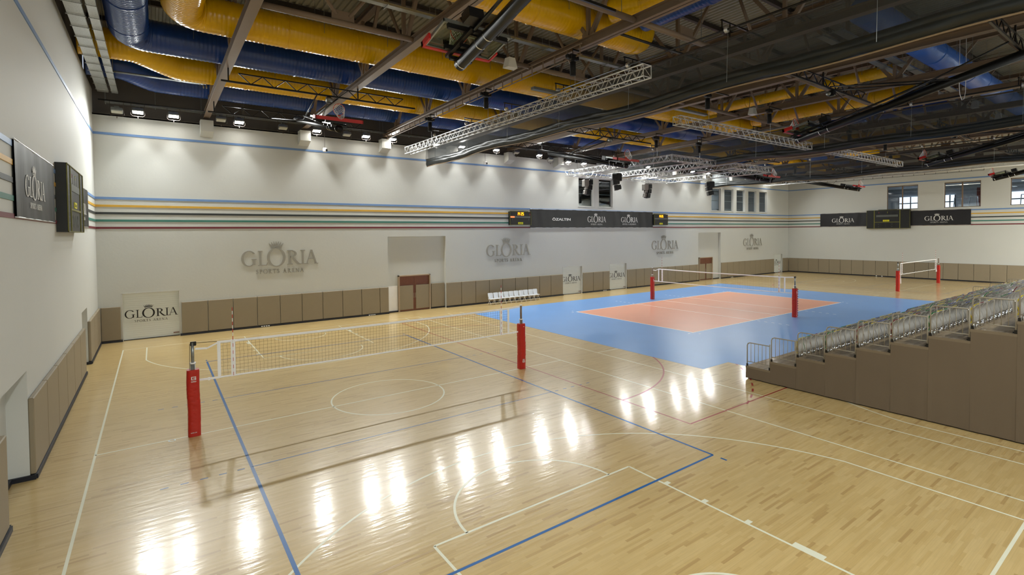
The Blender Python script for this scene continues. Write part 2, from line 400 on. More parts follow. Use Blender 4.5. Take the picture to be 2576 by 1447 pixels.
# back wall
w = wall_grid(MB(), 'y', XL-.3, XR+.3, 0, 11.47, WIN_B+DOORS_B+REC_B, YB, YB+.28)
w.box(XL-.3, XR+.3, YB+.28, YB+.34, 0, 5.4)
struct(w.build('wall_back', 'wall_white'), 'long pale wall with coloured stripes behind the courts')
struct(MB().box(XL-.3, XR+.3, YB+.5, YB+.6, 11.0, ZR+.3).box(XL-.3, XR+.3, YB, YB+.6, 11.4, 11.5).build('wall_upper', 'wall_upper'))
# left wall
w = wall_grid(MB(), 'x', YF, YB+.3, 0, 12.7, REC_L, XL-.35, XL)
w.box(XL-.42, XL-.35, YF, YB+.3, 0, 3.0)
struct(w.build('wall_left', 'wall_white'), 'pale end wall with two niches')
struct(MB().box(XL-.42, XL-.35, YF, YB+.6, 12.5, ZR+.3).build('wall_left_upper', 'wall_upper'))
# right wall and the wall behind the camera
w = wall_grid(MB(), 'x', YF, YB+.3, 0, ZR+.3, WIN_R, XR, XR+.28)
struct(w.build('wall_right', 'wall_white'), 'pale far end wall with gym windows')
struct(MB().box(XL-.3, XR+.3, YF-.3, YF, 0, ZR+.3).build('wall_front', 'wall_white'))
# joint around the niche in the white panel under the recess
struct(MB().box(6.5, 7.24, YB+.262, YB+.28, 0.1, 1.8).build('trim_1', 'white'), 'white panel beside the brown door')

# floor with its painted lines (one object)
F = MB()
F.box(XL-.5, XR+.4, YF, YB+.35, -.2, 0, 0)
Z1 = .0012
def fl_rect(x0, x1, y0, y1, mi, z=Z1): F.add([(x0,y0,z),(x1,y0,z),(x1,y1,z),(x0,y1,z)], [(0,1,2,3)], mi)
def hl(x0, x1, y, w, mi, z=Z1): fl_rect(x0, x1, y-w/2, y+w/2, mi, z)
def vl(x, y0, y1, w, mi, z=Z1): fl_rect(x-w/2, x+w/2, y0, y1, mi, z)
def arc(cx, cy, r, a0, a1, w, mi, z=Z1, dash=None, clip=None):
    n = max(8, int(abs(a1-a0)/(1.1 if dash else 2.2)))
    for i in range(n):
        if dash and i % (2*dash) >= dash: continue
        a, b = math.radians(a0+(a1-a0)*i/n), math.radians(a0+(a1-a0)*(i+1)/n)
        P = [(cx+rd*math.cos(t), cy+rd*math.sin(t), z) for rd, t in ((r-w/2,a),(r+w/2,a),(r+w/2,b),(r-w/2,b))]
        F.add(P, [(0,1,2,3)], mi)
W, BL, RD = 1, 2, 3
def basketball(cx, w=.05):
    z = Z1
    for s in (-1, 1): vl(cx+s*7.5, -14, 14, w, W); hl(cx-7.5, cx+7.5, s*14, w, W)
    hl(cx-7.5, cx+7.5, 0, w, W); arc(cx, 0, 1.8, 0, 360, w, W)
    for s in (-1, 1):
        base = s*14
        for k in (-1, 1):
            vl(cx+k*2.45, min(base, s*8.2), max(base, s*8.2), w, W)
            for m, hw in ((1.95, .25), (3.0, .05), (3.9, .05), (4.8, .05)):
                yy = base-s*m; fl_rect(cx+k*2.45, cx+k*(2.45+.14), yy-hw, yy+hw, W, Z1+.0004)
            vl(cx+k*6.6, min(base, base-s*2.99), max(base, base-s*2.99), w, W)
        hl(cx-2.45, cx+2.45, s*8.2, w, W)
        a0, a1 = (0, 180) if s < 0 else (180, 360)
        arc(cx, s*8.2, 1.8, a0, a1, w, W)
        arc(cx, s*12.425, 1.25, a0, a1, w, W)
        t = math.degrees(math.asin((14-2.99-12.425)/6.75)) if False else math.degrees(math.acos(6.6/6.75))
        arc(cx, s*12.425, 6.75, a0+(t if s < 0 else t), a1-(t if s < 0 else t), w, W)
def volley_floor(cx, w=.05):
    for s in (-1, 1):
        vl(cx+s*4.5, -9, 9, .07, BL, Z1+.0008); hl(cx-4.5, cx+4.5, s*9, .06, BL, Z1+.0008); hl(cx-4.5, cx+4.5, s*3, .035, BL, Z1+.0008)
        for k in (-1, 1):
            for i in range(5): a = cx+k*(4.72+.36*i); fl_rect(a-.075, a+.075, s*3-.02, s*3+.02, BL)
            fl_rect(cx+k*4.5-.03, cx+k*4.5+.03, s*9.2, s*9.36, BL)
basketball(0); volley_floor(0); basketball(51.4); volley_floor(51.4)
# second pair of cross courts, mostly under the blue mat, and the handball court
for cx in (17.15, 34.35):
    sd = 1 if cx < 25 else -1
    vl(cx-sd*7.5, -14, 14, .05, W); hl(cx-sd*7.5, cx-sd*6.2, 0, .05, W)
    vl(cx-sd*6.6, -14, -11.01, .05, W); arc(cx, -12.425, 6.75, 12.1, 167.9, .05, W)
    vl(cx-sd*6.6, 11.01, 14, .05, W)
for s in (-1, 1):
    ex = 25.75+s*20
    vl(ex, -7.5, 12.5, .05, RD, Z1+.0004)
    for k in (-1, 1):
        a = (270, 360) if (s, k) == (-1, -1) else (0, 90) if (s, k) == (-1, 1) else (180, 270) if k == -1 else (90, 180)
        arc(ex, 2.5+k*1.5, 6.0, a[0], a[1], .06, RD, Z1+.0006)
        arc(ex, 2.5+k*1.5, 9.0, a[0]+(18 if k == -1 and s == -1 else 0), a[1], .06, RD, Z1+.0006, dash=2)
hl(5.75, 45.75, -7.5, .05, RD, Z1+.0004); hl(5.75, 45.75, 12.5, .05, RD, Z1+.0004)
# steel cover discs of the post sockets
for px, py in ((-5.95, -.07), (45.3, 0)): arc(px, py, .07, 0, 360, .03, 4, Z1+.001)
struct(F.build('floor', ['floor_wood', 'line_white', 'line_blue', 'line_red', 'galv']), 'glossy maple sports floor with painted court lines')

# blue and orange volleyball mat
t = thing('court_mat', 'blue rolled-out volleyball floor with orange playing field under the middle net', 'sports mat', (25.75, 4.57, 0))
og = (25.75, 4.57, 0)
Z2 = .004
m = MB().box(10.95, 40.6, -4.42, 13.4, .0015, Z2).box(12.66, 38.9, -6.02, -4.42, .0015, Z2)
m.build('blue_border', 'mat_blue', t, og)
MB().box(16.75, 34.75, .07, 9.07, Z2, Z2+.0015).build('orange_field', 'mat_orange', t, og)
L_ = MB(); z0, z1 = Z2+.0015, Z2+.0028
for y in (.07, 9.07): L_.box(16.7, 34.8, y-.03, y+.03, z0-.001, z1)
for x in (16.75, 34.75, 22.75, 25.75, 28.75): L_.box(x-.03, x+.03, .07, 9.07, z0-.001, z1)
for x in (22.75, 28.75):
    for k in (-1, 1):
        for i in range(5):
            yy = 4.57+k*(4.8+.42*i); L_.box(x-.03, x+.03, yy-.09, yy+.09, z0-.001, z1)
for x in (16.75, 34.75):
    for k in (-1, 1): L_.box(x-.03, x+.03, 4.57+k*4.9-.06, 4.57+k*4.9+.06, z0-.001, z1)
    for y in (.07, 9.07):
        s = -1 if x < 25 else 1; L_.box(x+s*.35-.09, x+s*.35+.09, y-.03, y+.03, z0-.001, z1)
L_.build('court_line', 'white', t, og)

# roof deck: trapezoid sheet with ribs running along y
R_ = MB(); x = XL-.5; per = .26
while x < XR+.5:
    P = [(x,0),(x+.09,0),(x+.12,.06),(x+.23,.06),(x+.26,0)]
    for i in range(4):
        R_.add([(P[i][0],YF,ZR+P[i][1]),(P[i+1][0],YF,ZR+P[i+1][1]),(P[i+1][0],YB+.6,ZR+P[i+1][1]),(P[i][0],YB+.6,ZR+P[i][1])], [(0,3,2,1)])
    x += per
R_.box(XL-.6, XR+.6, YF, YB+.7, ZR+.1, ZR+.25)
struct(R_.build('ceiling', 'deck'), 'ribbed metal roof deck above the trusses')

# coloured stripes on the walls (raised bands)
n = 0
STR = [('wall_stripe_blue', 10.44, 10.56), ('wall_stripe_blue', 7.22, 7.34), ('wall_stripe_yellow', 6.84, 6.95), ('wall_stripe_black', 6.47, 6.58), ('wall_stripe_green', 6.10, 6.21), ('wall_stripe_maroon', 5.74, 5.84)]
for mm, z0, z1 in STR:
    n += 1
    m = MB()
    m.box(XL, XR, YB-.02, YB, z0, z1)
    m.box(XL, XL+.02, YF, YB-.02, z0, z1)
    m.box(XR-.02, XR, YF, YB-.02, z0, z1)
    nm = mm.split('_')[-1]
    struct(m.build('trim_%d' % (n+1), mm), '%s band running around the walls' % nm)
# baseboards
def base_runs(spec, nm):
    m = MB()
    for b in spec: m.box(*b)
    struct(m.build(nm, 'navy'), 'black rubber skirting under the wall pads')
bb = []
for a, b in ((XL, -7.6), (-5.17, 6.5), (10.86, 21.97), (24.26, 27.66), (29.98, 41.28), (45.5, 57.2), (59.3, XR)): bb.append((a, b, YB-.13, YB, 0, .1))
for a, b in ((6.5, 7.26), (9.72, 10.86), (41.28, 41.66), (44.1, 45.5)): bb.append((a, b, YB+.2, YB+.28, 0, .1))
base_runs(bb, 'baseboard_back')
bb = [(XL, XL+.13, a, b, 0, .1) for a, b in ((YF, -3.2), (-.72, 9.72), (11.62, YB))]+[(XL-.35, XL-.28, a, b, 0, .1) for a, b in ((-3.2, -.72), (9.72, 11.62))]
bb += [(XL-.3, XL+.1, a-.03, a+.03, 0, .1) for a in (-.75, 9.75, 11.59, -3.17)]
base_runs(bb, 'baseboard_left')
base_runs([(XR-.13, XR, YF, YB, 0, .1)], 'baseboard_right')

# corbels that carry the roof trusses on the back wall
TX = [-3.75+5.02*k for k in range(13)]
for k, x in enumerate(TX):
    m = MB().box(x-.3, x+.3, YB-.62, YB, 10.98, 11.58)
    m.add([(x-.3,YB-.62,10.98),(x+.3,YB-.62,10.98),(x+.3,YB,10.98),(x-.3,YB,10.98),(x-.3,YB,10.75),(x+.3,YB,10.75)], [(0,1,5,4),(0,4,3),(1,2,5),(3,4,5,2),(0,3,2,1)])
    struct(m.build('trim_%d' % (20+k), 'wall_white'), 'white plastered bracket under a roof truss')

# wall pads
def pad(x0, x1, label, grp, plane='y', pos=YB, dirn=-1, z0=.11, z1=1.8):
    g = .012
    if plane == 'y':
        m = MB().rbox(x0+g, x1-g, pos-.1, pos-.003, z0, z1, .018); org = ((x0+x1)/2, pos, 0)
    else:
        a, b = (pos, pos+.1) if dirn > 0 else (pos-.1, pos)
        m = MB().rbox(a+.001, b, x0+g, x1-g, z0, z1, .018); org = (pos, (x0+x1)/2, 0)
    o = m.build('wall_pad', 'pad_beige', None, org); return tag(o, label, 'wall pad', grp)
def run(a, b, w, where, what, grp, **k):
    """pads from a to b counted from a"""
    n = 0; step = w if b > a else -w
    x = a
    while (b-x)*(1 if step > 0 else -1) > .08:
        nx = x+step
        if (b-nx)*(1 if step > 0 else -1) < .12: nx = b
        n += 1
        pad(min(x, nx), max(x, nx), 'beige padded panel, %s from %s' % (ordn(n), what) if n > 1 or abs(b-nx) > .01 else 'beige padded panel %s' % where, grp, **k)
        x = nx
GB = 'beige pads along the long back wall'
run(-7.65, XL+.1, 1.0, 'on the back wall left of the first crest shutter', '', GB)
run(-5.1, 6.5, 1.22, '', 'the first crest shutter towards the brown double door', GB)
run(10.86, 21.95, 1.22, '', 'the tall recess towards the second crest shutter', GB)
run(24.3, 27.62, 1.22, '', 'the second crest shutter towards the third', GB)
run(30.0, 41.26, 1.2, '', 'the third crest shutter towards the far recess', GB)
run(45.5, 57.1, 1.2, '', 'the far recess towards the last crest shutter', GB)
run(59.35, XR-.1, 1.4, 'on the back wall beyond the last crest shutter', '', GB)
pad(9.76, 10.83, 'beige padded panel inside the tall recess right of the brown door', GB, pos=YB+.28)
GR = 'beige pads along the far end wall'
run(YB-.1, -16, 1.215, '', 'the far corner along the far end wall', GR, plane='x', pos=XR, dirn=-1)
GL = 'beige pads along the left end wall'
run(-.74, 9.7, 1.74, '', 'the nearer niche along the left wall', GL, plane='x', pos=XL, dirn=1)
run(11.64, YB-.1, 1.56, '', 'the farther niche towards the left corner', GL, plane='x', pos=XL, dirn=1)
run(-3.25, -16, 1.74, '', 'the nearer niche going towards the viewer', GL, plane='x', pos=XL, dirn=1)

# crest shutters
names = ['beside the left corner', 'right of the white folding chairs', 'behind the middle net, nearer one', 'next to the far corner']
names[2] = 'between two pad runs, third from the left corner'
for i, (a, b, z0, z1) in enumerate(DOORS_B):
    c = (a+b)/2
    t = thing('door_%d' % (i+1), 'white roll-up shutter with black crest lettering %s' % names[i], 'door', (c, YB+.2, 0)); t['kind'] = 'structure'
    og = (c, YB+.2, 0)
    m = MB()
    for k in range(22):
        zz = .03+k*(z1-.03)/22; m.rbox(a, b, YB+.17, YB+.2, zz, zz+(z1-.03)/22-.0015, .0035)
    m.build('shutter_curtain', 'shutter', t, og)
    MB().box(a, b, YB+.12, YB+.2, 0, .035).build('bottom_rail', 'black', t, og)
    wd = (b-a)*.93
    emboss(MB(), fit(logo_quads(1, .95), 1, 0, 0, wd), (c-wd/2, YB+.169, 1.13), (1,0,0), (0,0,1), (0,-1,0), .003).build('crest_lettering', 'print_black', t, og)
    MB().box(b-.3, b-.04, YB+.12, YB+.165, .16, .2).build('handle', 'door_brown', t, og)
    j = MB(); j.box(a-.02, a+.02, YB-.01, YB+.2, 0, z1); j.box(b-.02, b+.02, YB-.01, YB+.2, 0, z1); j.box(a-.02, b+.02, YB-.01, YB+.2, z1-.02, z1+.02)
    j.build('frame', 'offwhite', t, og)
# brown double doors in the recesses
for i, (a, b, lab) in enumerate(((7.28, 9.66, 'brown wooden double door with beige pads in the tall recess'), (41.66, 44.1, 'brown wooden double door with beige pads in the far recess'))):
    c = (a+b)/2; t = thing('door_%d' % (i+5), lab, 'door', (c, YB+.2, 0)); t['kind'] = 'structure'; og = (c, YB+.2, 0)
    j = MB(); y0, y1 = YB+.14, YB+.28
    j.box(a, a+.07, y0-.06, y1, 0, 2.5); j.box(b-.07, b, y0-.06, y1, 0, 2.5); j.box(a, b, y0-.06, y1, 2.43, 2.5); j.build('frame', 'door_frame', t, og)
    for k in (0, 1):
        x0 = a+.07 if k == 0 else c+.005; x1 = c-.005 if k == 0 else b-.07
        lf = MB().box(x0, x1, YB+.2, YB+.25, .02, 2.43).build('door_leaf', 'door_brown', t, og)
        e0 = .0 if k == 0 else .1; e1 = .1 if k == 0 else .0
        MB().rbox(x0+e0, x1-e1, YB+.15, YB+.2, .12, 1.79, .012).build('door_pad', 'pad_beige', lf, og)
        MB().tube((c+(-.06 if k == 0 else .06), YB+.13, .9), (c+(-.06 if k == 0 else .06), YB+.13, 1.25), .012, 6).build('handle', 'chrome', lf, og)

# windows in the back wall
for i, (a, b, z0, z1) in enumerate(WIN_B):
    c = (a+b)/2; n = i+1
    lab = ['tall interior window left of the hanging speakers', 'tall interior window, second from the left'] [i] if i < 2 else 'tall interior window, %s of the five at the far end' % ORD[i-1]
    t = thing('window_%d' % n, lab, 'window', (c, YB, z0)); t['kind'] = 'structure'; og = (c, YB, z0)
    fr = MB()
    for x0, x1, y0, y1 in ((a, a+.06, z0, z1), (b-.06, b, z0, z1), (a, b, z0, z0+.06), (a, b, z1-.06, z1)): fr.box(x0, x1, YB+.16, YB+.24, y0, y1)
    fr.build('window_frame', 'offwhite', t, og)
    MB().box(a+.06, b-.06, YB+.19, YB+.2, z0+.06, z1-.06).build('pane', 'glass', t, og)
    sl = MB(); sl.box(a-.06, b+.06, YB-.02, YB, z0-.06, z0); sl.box(a-.06, a, YB-.02, YB, z0, z1+.06); sl.box(b, b+.06, YB-.02, YB, z0, z1+.06); sl.box(a, b, YB-.02, YB, z1, z1+.06)
    sl.build('window_trim', 'wall_white', t, og)
def room_shell(x0, x1, y0, y1, z0, z1, openside):
    m = MB(); T = .05
    m.box(x0-T, x1+T, y0, y1, z0-T, z0); m.box(x0-T, x1+T, y0, y1, z1, z1+T)
    if openside == 'y-': m.box(x0-T, x0, y0, y1, z0, z1); m.box(x1, x1+T, y0, y1, z0, z1); m.box(x0, x1, y1, y1+T, z0, z1)
    else: m.box(x0-T, x1+T, y0-T, y0, z0, z1); m.box(x0-T, x1+T, y1, y1+T, z0, z1); m.box(x1, x1+T, y0, y1, z0, z1)
    return m
m = room_shell(23.2, 28.8, YB+.34, YB+3.6, 6.9, 10.4, 'y-')
struct(m.build('wall_control_room', 'room_dark'), 'dark control room behind two tall windows')
m = room_shell(43.0, 56.2, YB+.34, YB+4.5, 6.9, 10.4, 'y-')
struct(m.build('wall_lounge', 'room_grey'), 'grey room behind the five far windows')
# room trim lines seen through the windows
struct(MB().box(23.2, 28.8, YB+.5, YB+.56, 8.75, 8.82).box(23.2, 28.8, YB+.5, YB+.56, 9.5, 9.55).build('trim_40', 'offwhite'))
struct(MB().box(43, 56.2, YB+.5, YB+.55, 9.42, 9.48).box(43, 56.2, YB+.5, YB+.55, 8.75, 8.81).build('trim_41', 'offwhite'))
t = thing('equipment_rack', 'black equipment rack standing behind the second tall window', 'rack', (27.2, YB+1.2, 6.9)); og = (27.2, YB+1.2, 6.9)
MB().box(26.9, 27.5, YB+.9, YB+1.5, 6.905, 8.5).build('cabinet', 'black', t, og)
m = MB()
for k in range(9): m.box(26.93, 27.47, YB+.87, YB+.9, 7.05+k*.15, 7.14+k*.15)
m.build('front_unit', 'board_grey', t, og)
t = thing('desk', 'pale desk in the grey room behind the far windows', 'desk', (49.5, YB+1.6, 6.9)); og = (49.5, YB+1.6, 6.9)
MB().box(47.5, 51.5, YB+1.2, YB+1.9, 7.9, 7.95).build('desk_top', 'offwhite', t, og)
for xx in (47.7, 51.3): MB().box(xx-.04, xx+.04, YB+1.3, YB+1.8, 6.95, 7.9).build('leg', 'galv', t, og)
# windows in the far end wall, the gym room behind them
pl = ['above the far scoreboard', 'second from the left, over the right far banner', 'third from the left, cut by the picture edge', 'out near the grandstand end']
for i, (a, b, z0, z1) in enumerate(WIN_R):
    c = (a+b)/2; t = thing('window_%d' % (i+8), 'wide gym window %s' % pl[i], 'window', (XR, c, z0)); t['kind'] = 'structure'; og = (XR, c, z0)
    fr = MB()
    for y0, y1, q0, q1 in ((a, a+.07, z0, z1), (b-.07, b, z0, z1), (a, b, z0, z0+.06), (a, b, z1-.1, z1), (c-.06, c+.06, z0, z1)): fr.box(XR+.14, XR+.22, y0, y1, q0, q1)
    fr.build('window_frame', 'steel_brown', t, og)
    for y0, y1 in ((a+.07, c-.06), (c+.06, b-.07)): MB().box(XR+.17, XR+.18, y0, y1, z0+.06, z1-.1).build('pane', 'glass', t, og)
m = room_shell(XR+.28, XR+9, -18, 9, 6.9, 10.3, 'x-')
struct(m.build('wall_gym_room', 'room_grey'), 'gym room behind the far end windows')
struct(MB().box(XR+1.2, XR+8.98, -17.98, 8.98, 10.2, 10.26).box(XR+3, XR+3.3, -18, 9, 9.7, 10).build('ceiling_gym_room', 'room_grey'))
m = MB()
for yy in (2.2, -.4, -5.0, -10.5): m.box(XR+1.0, XR+1.2, yy-3.3, yy, 9.93, 9.97)
struct(m.build('trim_42', 'strip_lamp'), 'strip of light under the gym ceiling')
t = thing('window_12', 'bright daylight windows at the back of the gym room', 'window', (XR+8.9, -2, 7)); t['kind'] = 'structure'; og = (XR+8.9, -2, 7)
for k, (y0, y1) in enumerate(((7.2, 4.8), (2.7, 1.75), (-2.6, -6.2), (-7.0, -11))):
    for z0, z1 in ((7.6, 8.5), (8.62, 9.35)): MB().box(XR+8.85, XR+8.9, y1, y0, z0, z1).build('daylight_pane', 'daylight', t, og)
    fr = MB(); fr.box(XR+8.75, XR+8.9, y1, y0, 8.5, 8.62)
    for q in range(3): yy = y1+(y0-y1)*q/2; fr.box(XR+8.75, XR+8.9, yy-.05, yy+.05, 7.6, 9.35)
    fr.build('window_bar', 'room_dark', t, og)
struct(MB().box(XR+4.2, XR+4.8, -2.6, -1.1, 6.9, 10.0).build('wall_gym_column', 'room_brick'), 'dark red brick column inside the gym room')
def machine(x, y, lab):
    t = thing('exercise_machine', lab, 'exercise machine', (x, y, 6.95)); og = (x, y, 6.95)
    MB().box(x-.3, x+.3, y-.5, y+.5, 6.95, 7.1).build('base', 'black', t, og)
    f = MB(); f.tube((x-.25, y-.4, 7.05), (x-.25, y-.3, 8.7), .04, 6); f.tube((x-.25, y+.4, 7.05), (x-.25, y+.3, 8.7), .04, 6); f.tube((x-.25, y-.3, 8.7), (x-.25, y+.3, 8.7), .04, 6); f.tube((x-.25, y-.3, 8.3), (x+.2, y-.3, 8.2), .03, 6)
    f.build('frame', 'chrome', t, og); MB().rbox(x-.2, x+.2, y-.2, y+.2, 7.35, 7.45, .03).build('seat', 'black_matte', t, og)
machine(XR+3.2, 1.9, 'black and chrome gym machine behind the window above the scoreboard')
machine(XR+3.0, .1, 'black and chrome gym machine at the left edge of the second gym window')
machine(XR+2.4, -1.3, 'black and chrome gym machine in front of the brick column')
machine(XR+2.6, -5.1, 'black and chrome gym machine behind the third gym window')

def room_fill(x, y, z, e, lab):  # added fill lamp with invented housing, brightens the rooms behind the windows
    t = thing('fill_panel', lab, 'added fill lamp', (x, y, z))
    MB().box(-.6, .6, -.15, .15, -.03, .03).build('housing', 'offwhite', t)
    l = bpy.data.lights.new('fill_panel_light', 'AREA'); l.shape = 'RECTANGLE'; l.size = 1.1; l.size_y = .25; l.energy = e
    o = bpy.data.objects.new('fill_panel_light', l); COL.objects.link(o); o.parent = t; o.location = (0,0,-.035)
room_fill(XR+4, 3.5, 9.9, 420, 'added white fill lamp in the gym room behind the window above the scoreboard')
room_fill(XR+4, -4.0, 9.65, 420, 'added white fill lamp in the gym room behind the second gym window')
room_fill(XR+4, -10.5, 9.65, 350, 'added white fill lamp in the gym room behind the fourth gym window')
room_fill(49.5, YB+2.6, 10.36, 220, 'added white fill lamp in the grey room behind the five windows')

# relief crests on the back wall
for i, (c, lab) in enumerate(((-.1, 'large raised crest lettering, nearest to the left corner'), (16.42, 'raised crest lettering above the white folding chairs'), (35.7, 'raised crest lettering behind the left end of the middle net'), (52.2, 'raised crest lettering next to the far corner'))):
    t = thing('wall_lettering', lab, 'sign', (c, YB, 3.1), group='raised crests on the long wall'); og = (c, YB, 3.1)
    for nm_, q in logo_quads(4.2, 1.08, groups=True):
        emboss(MB(), q, (c-2.1, YB, 3.58), (1,0,0), (0,0,1), (0,-1,0), .04).build(nm_, 'relief', t, og)
# banners
def banner(nm, lab, plane, pos, a0, a1, z0, z1, marks):
    """plane y: faces -y; L: left wall faces +x; R: right wall faces -x"""
    if plane == 'y': f = lambda a, d: (a, pos-d); N = (0,-1,0); Rv = (1,0,0)
    elif plane == 'L': f = lambda a, d: (pos+d, a); N = (1,0,0); Rv = (0,1,0)
    else: f = lambda a, d: (pos-d, a); N = (-1,0,0); Rv = (0,-1,0)
    c = f((a0+a1)/2, 0); og = (c[0], c[1], z0)
    t = thing(nm, lab, 'banner', og)
    m = MB(); n = max(8, int(abs(a1-a0)*6))
    def fn(front):
        def g(u, v):
            a = a0+(a1-a0)*u; d = .05+(.012*math.sin(a*5.1+v*2)*math.sin(a*1.7)) if front else .02
            x, y = f(a, d); return (x, y, z0+(z1-z0)*v)
        return g
    m.grid(fn(True), n, 4); m.grid(fn(False), 2, 1)
    m.build('cloth', 'banner_black', t, og)
    r = MB()
    for z in (z0, z1):
        p, q = f(a0, .04), f(a1, .04); r.tube((p[0], p[1], z), (q[0], q[1], z), .018, 6)
    r.build('rail', 'alu', t, og)
    for kind, ac, zc, wd, arg in marks:
        x, y = f(ac, .066)
        O = Vector((x, y, zc))-Vector(Rv)*wd/2
        mb = MB()
        if kind == 'logo': emboss(mb, logo_quads(wd, 1.0*arg[0], arg[1], arg[2]), O, Rv, (0,0,1), N, .003)
        else: font_text(mb, arg, O, Rv, (0,0,1), N, .26, wd, .003, bold=.03)
        mb.build('lettering', 'print_white', t, og)
SA = (1.0, 'SPORTS ARENA', (.2, .8))
banner('banner', 'long black banner with three white logos under the tall windows', 'y', YB, 18.53, 33.72, 5.76, 7.28,
       [('text', 21.85, 6.36, 2.05, '\u00d6ZALTIN'), ('logo', 26.03, 6.26, 2.3, (1.12, 'SPORTS ARENA', (.17, .8))), ('logo', 30.33, 6.27, 2.3, (1.05, 'HOTELS & RESORTS', (.08, .9)))])
# nearer banner on the left wall, farther banner, far end banners
banner('banner', 'black banner on the left wall, nearer one beside the scoreboard', 'L', XL, -1.5, 3.52, 5.77, 7.38, [('logo', .6, 6.27, 2.45, (1.0,)+SA[1:])])
banner('banner', 'black banner on the left wall between scoreboard and corner', 'L', XL, 8.3, 12.75, 5.76, 7.34, [('logo', 10.55, 6.27, 2.3, (1.0,)+SA[1:])])
banner('banner', 'black banner left of the far scoreboard', 'R', XR, 12.58, 7.5, 5.77, 7.36, [('logo', 10.06, 6.27, 2.4, SA)])
banner('banner', 'black banner right of the far scoreboard', 'R', XR, 3.48, -1.56, 5.77, 7.36, [('logo', 1.0, 6.27, 2.4, SA)])

SEG = {'1': 'bc', '4': 'fgbc', '2': 'abged', '5': 'afgcd'}
def seven(ch, x, y, w, h, t):
    s = {'a': (0,w,h-t,h), 'g': (0,w,h/2-t/2,h/2+t/2), 'd': (0,w,0,t), 'f': (0,t,h/2,h), 'e': (0,t,0,h/2), 'b': (w-t,w,h/2,h), 'c': (w-t,w,0,h/2)}
    return [[(x+a,y+c),(x+b,y+c),(x+b,y+d),(x+a,y+d)] for k in SEG[ch] for a, b, c, d in [s[k]]]
def basis(plane):
    return {'y': ((1,0,0), (0,-1,0)), 'L': ((0,1,0), (1,0,0)), 'R': ((0,-1,0), (-1,0,0))}[plane]
def obox(mb, O, R, N, a0, a1, z0, z1, d0, d1, mi=0):
    O, R, N = Vector(O), Vector(R), Vector(N); U = Vector((0,0,1))
    vs = [O+R*a+U*z+N*d for d in (d0, d1) for a, z in ((a0,z0),(a1,z0),(a1,z1),(a0,z1))]
    return mb.add(vs, [(3,2,1,0),(4,5,6,7),(0,1,5,4),(1,2,6,5),(2,3,7,6),(3,0,4,7)], mi)
def big_board(plane, O, lab):
    """O = lower left corner as the viewer sees it; 4.1 x 2.07 m"""
    R, N = basis(plane); t = thing('scoreboard', lab, 'scoreboard', O); og = O; Wd, H = 4.1, 2.07
    obox(MB(), O, R, N, 0, Wd, 0, H, 0, .26).build('cabinet', 'board_black', t, og)
    m = MB()
    for a0, a1, z0, z1 in ((0,.02,0,H),(Wd-.02,Wd,0,H),(0,Wd,0,.025),(0,Wd,H-.02,H),(.72,.79,0,H),(3.15,3.22,0,H),(.79,3.15,.68,.74)): obox(m, O, R, N, a0, a1, z0, z1, .255, .285)
    m.build('trim_strip', 'board_olive', t, og)
    m = MB()
    for k in range(11): z = .12+k*.17; obox(m, O, R, N, .06, .68, z, z+.012, .258, .265); obox(m, O, R, N, 3.28, 4.04, z, z+.012, .258, .265)
    for k in range(4): obox(m, O, R, N, .95+k*.5, 1.3+k*.5, 1.55, 1.85, .258, .264); obox(m, O, R, N, .95+k*.5, 1.3+k*.5, .15, .55, .258, .264)
    m.build('digit_window', 'black', t, og)
    obox(MB(), O, R, N, .95, 3.0, 1.3, 1.52, .26, .275).build('name_strip', 'board_grey', t, og)
    obox(MB(), O, R, N, 1.6, 2.2, .78, .97, .26, .28).build('maker_plate', 'label_yellow', t, og)
    p = Vector(O)+Vector(R)*1.66+Vector((0,0,.82))+Vector(N)*.28
    font_text(MB(), 'Bodet', p, R, (0,0,1), N, .11, .46, .003, shear=.3).build('maker_name', 'board_olive', t, og)
    m = MB(); obox(m, O, R, N, 1.1, 2.9, H, H+.06, .1, .16); m.build('top_rail', 'board_black', t, og)
    obox(MB(), O, R, N, 1.17, 1.23, 1.72, 1.85, .26, .27).build('indicator', 'seat_red', t, og)
    for k in (0, 1): obox(MB(), O, R, N, 2.0, 2.04, 1.72+.1*k, 1.76+.1*k, .26, .27).build('indicator', 'label_yellow', t, og)
    m = MB()
    for k in range(2):
        for j in range(2): obox(m, O, R, N, 1.15+k*1.3, 1.18+k*1.3, .16+j*.28, .26+j*.28, .262, .27)
    m.build('marker', 'board_grey', t, og)
big_board('L', (XL, 4.1, 5.5), 'tall black scoreboard between two banners on the left wall')
big_board('R', (XR, 7.52, 5.48), 'wide black scoreboard with yellow edging on the far end wall')
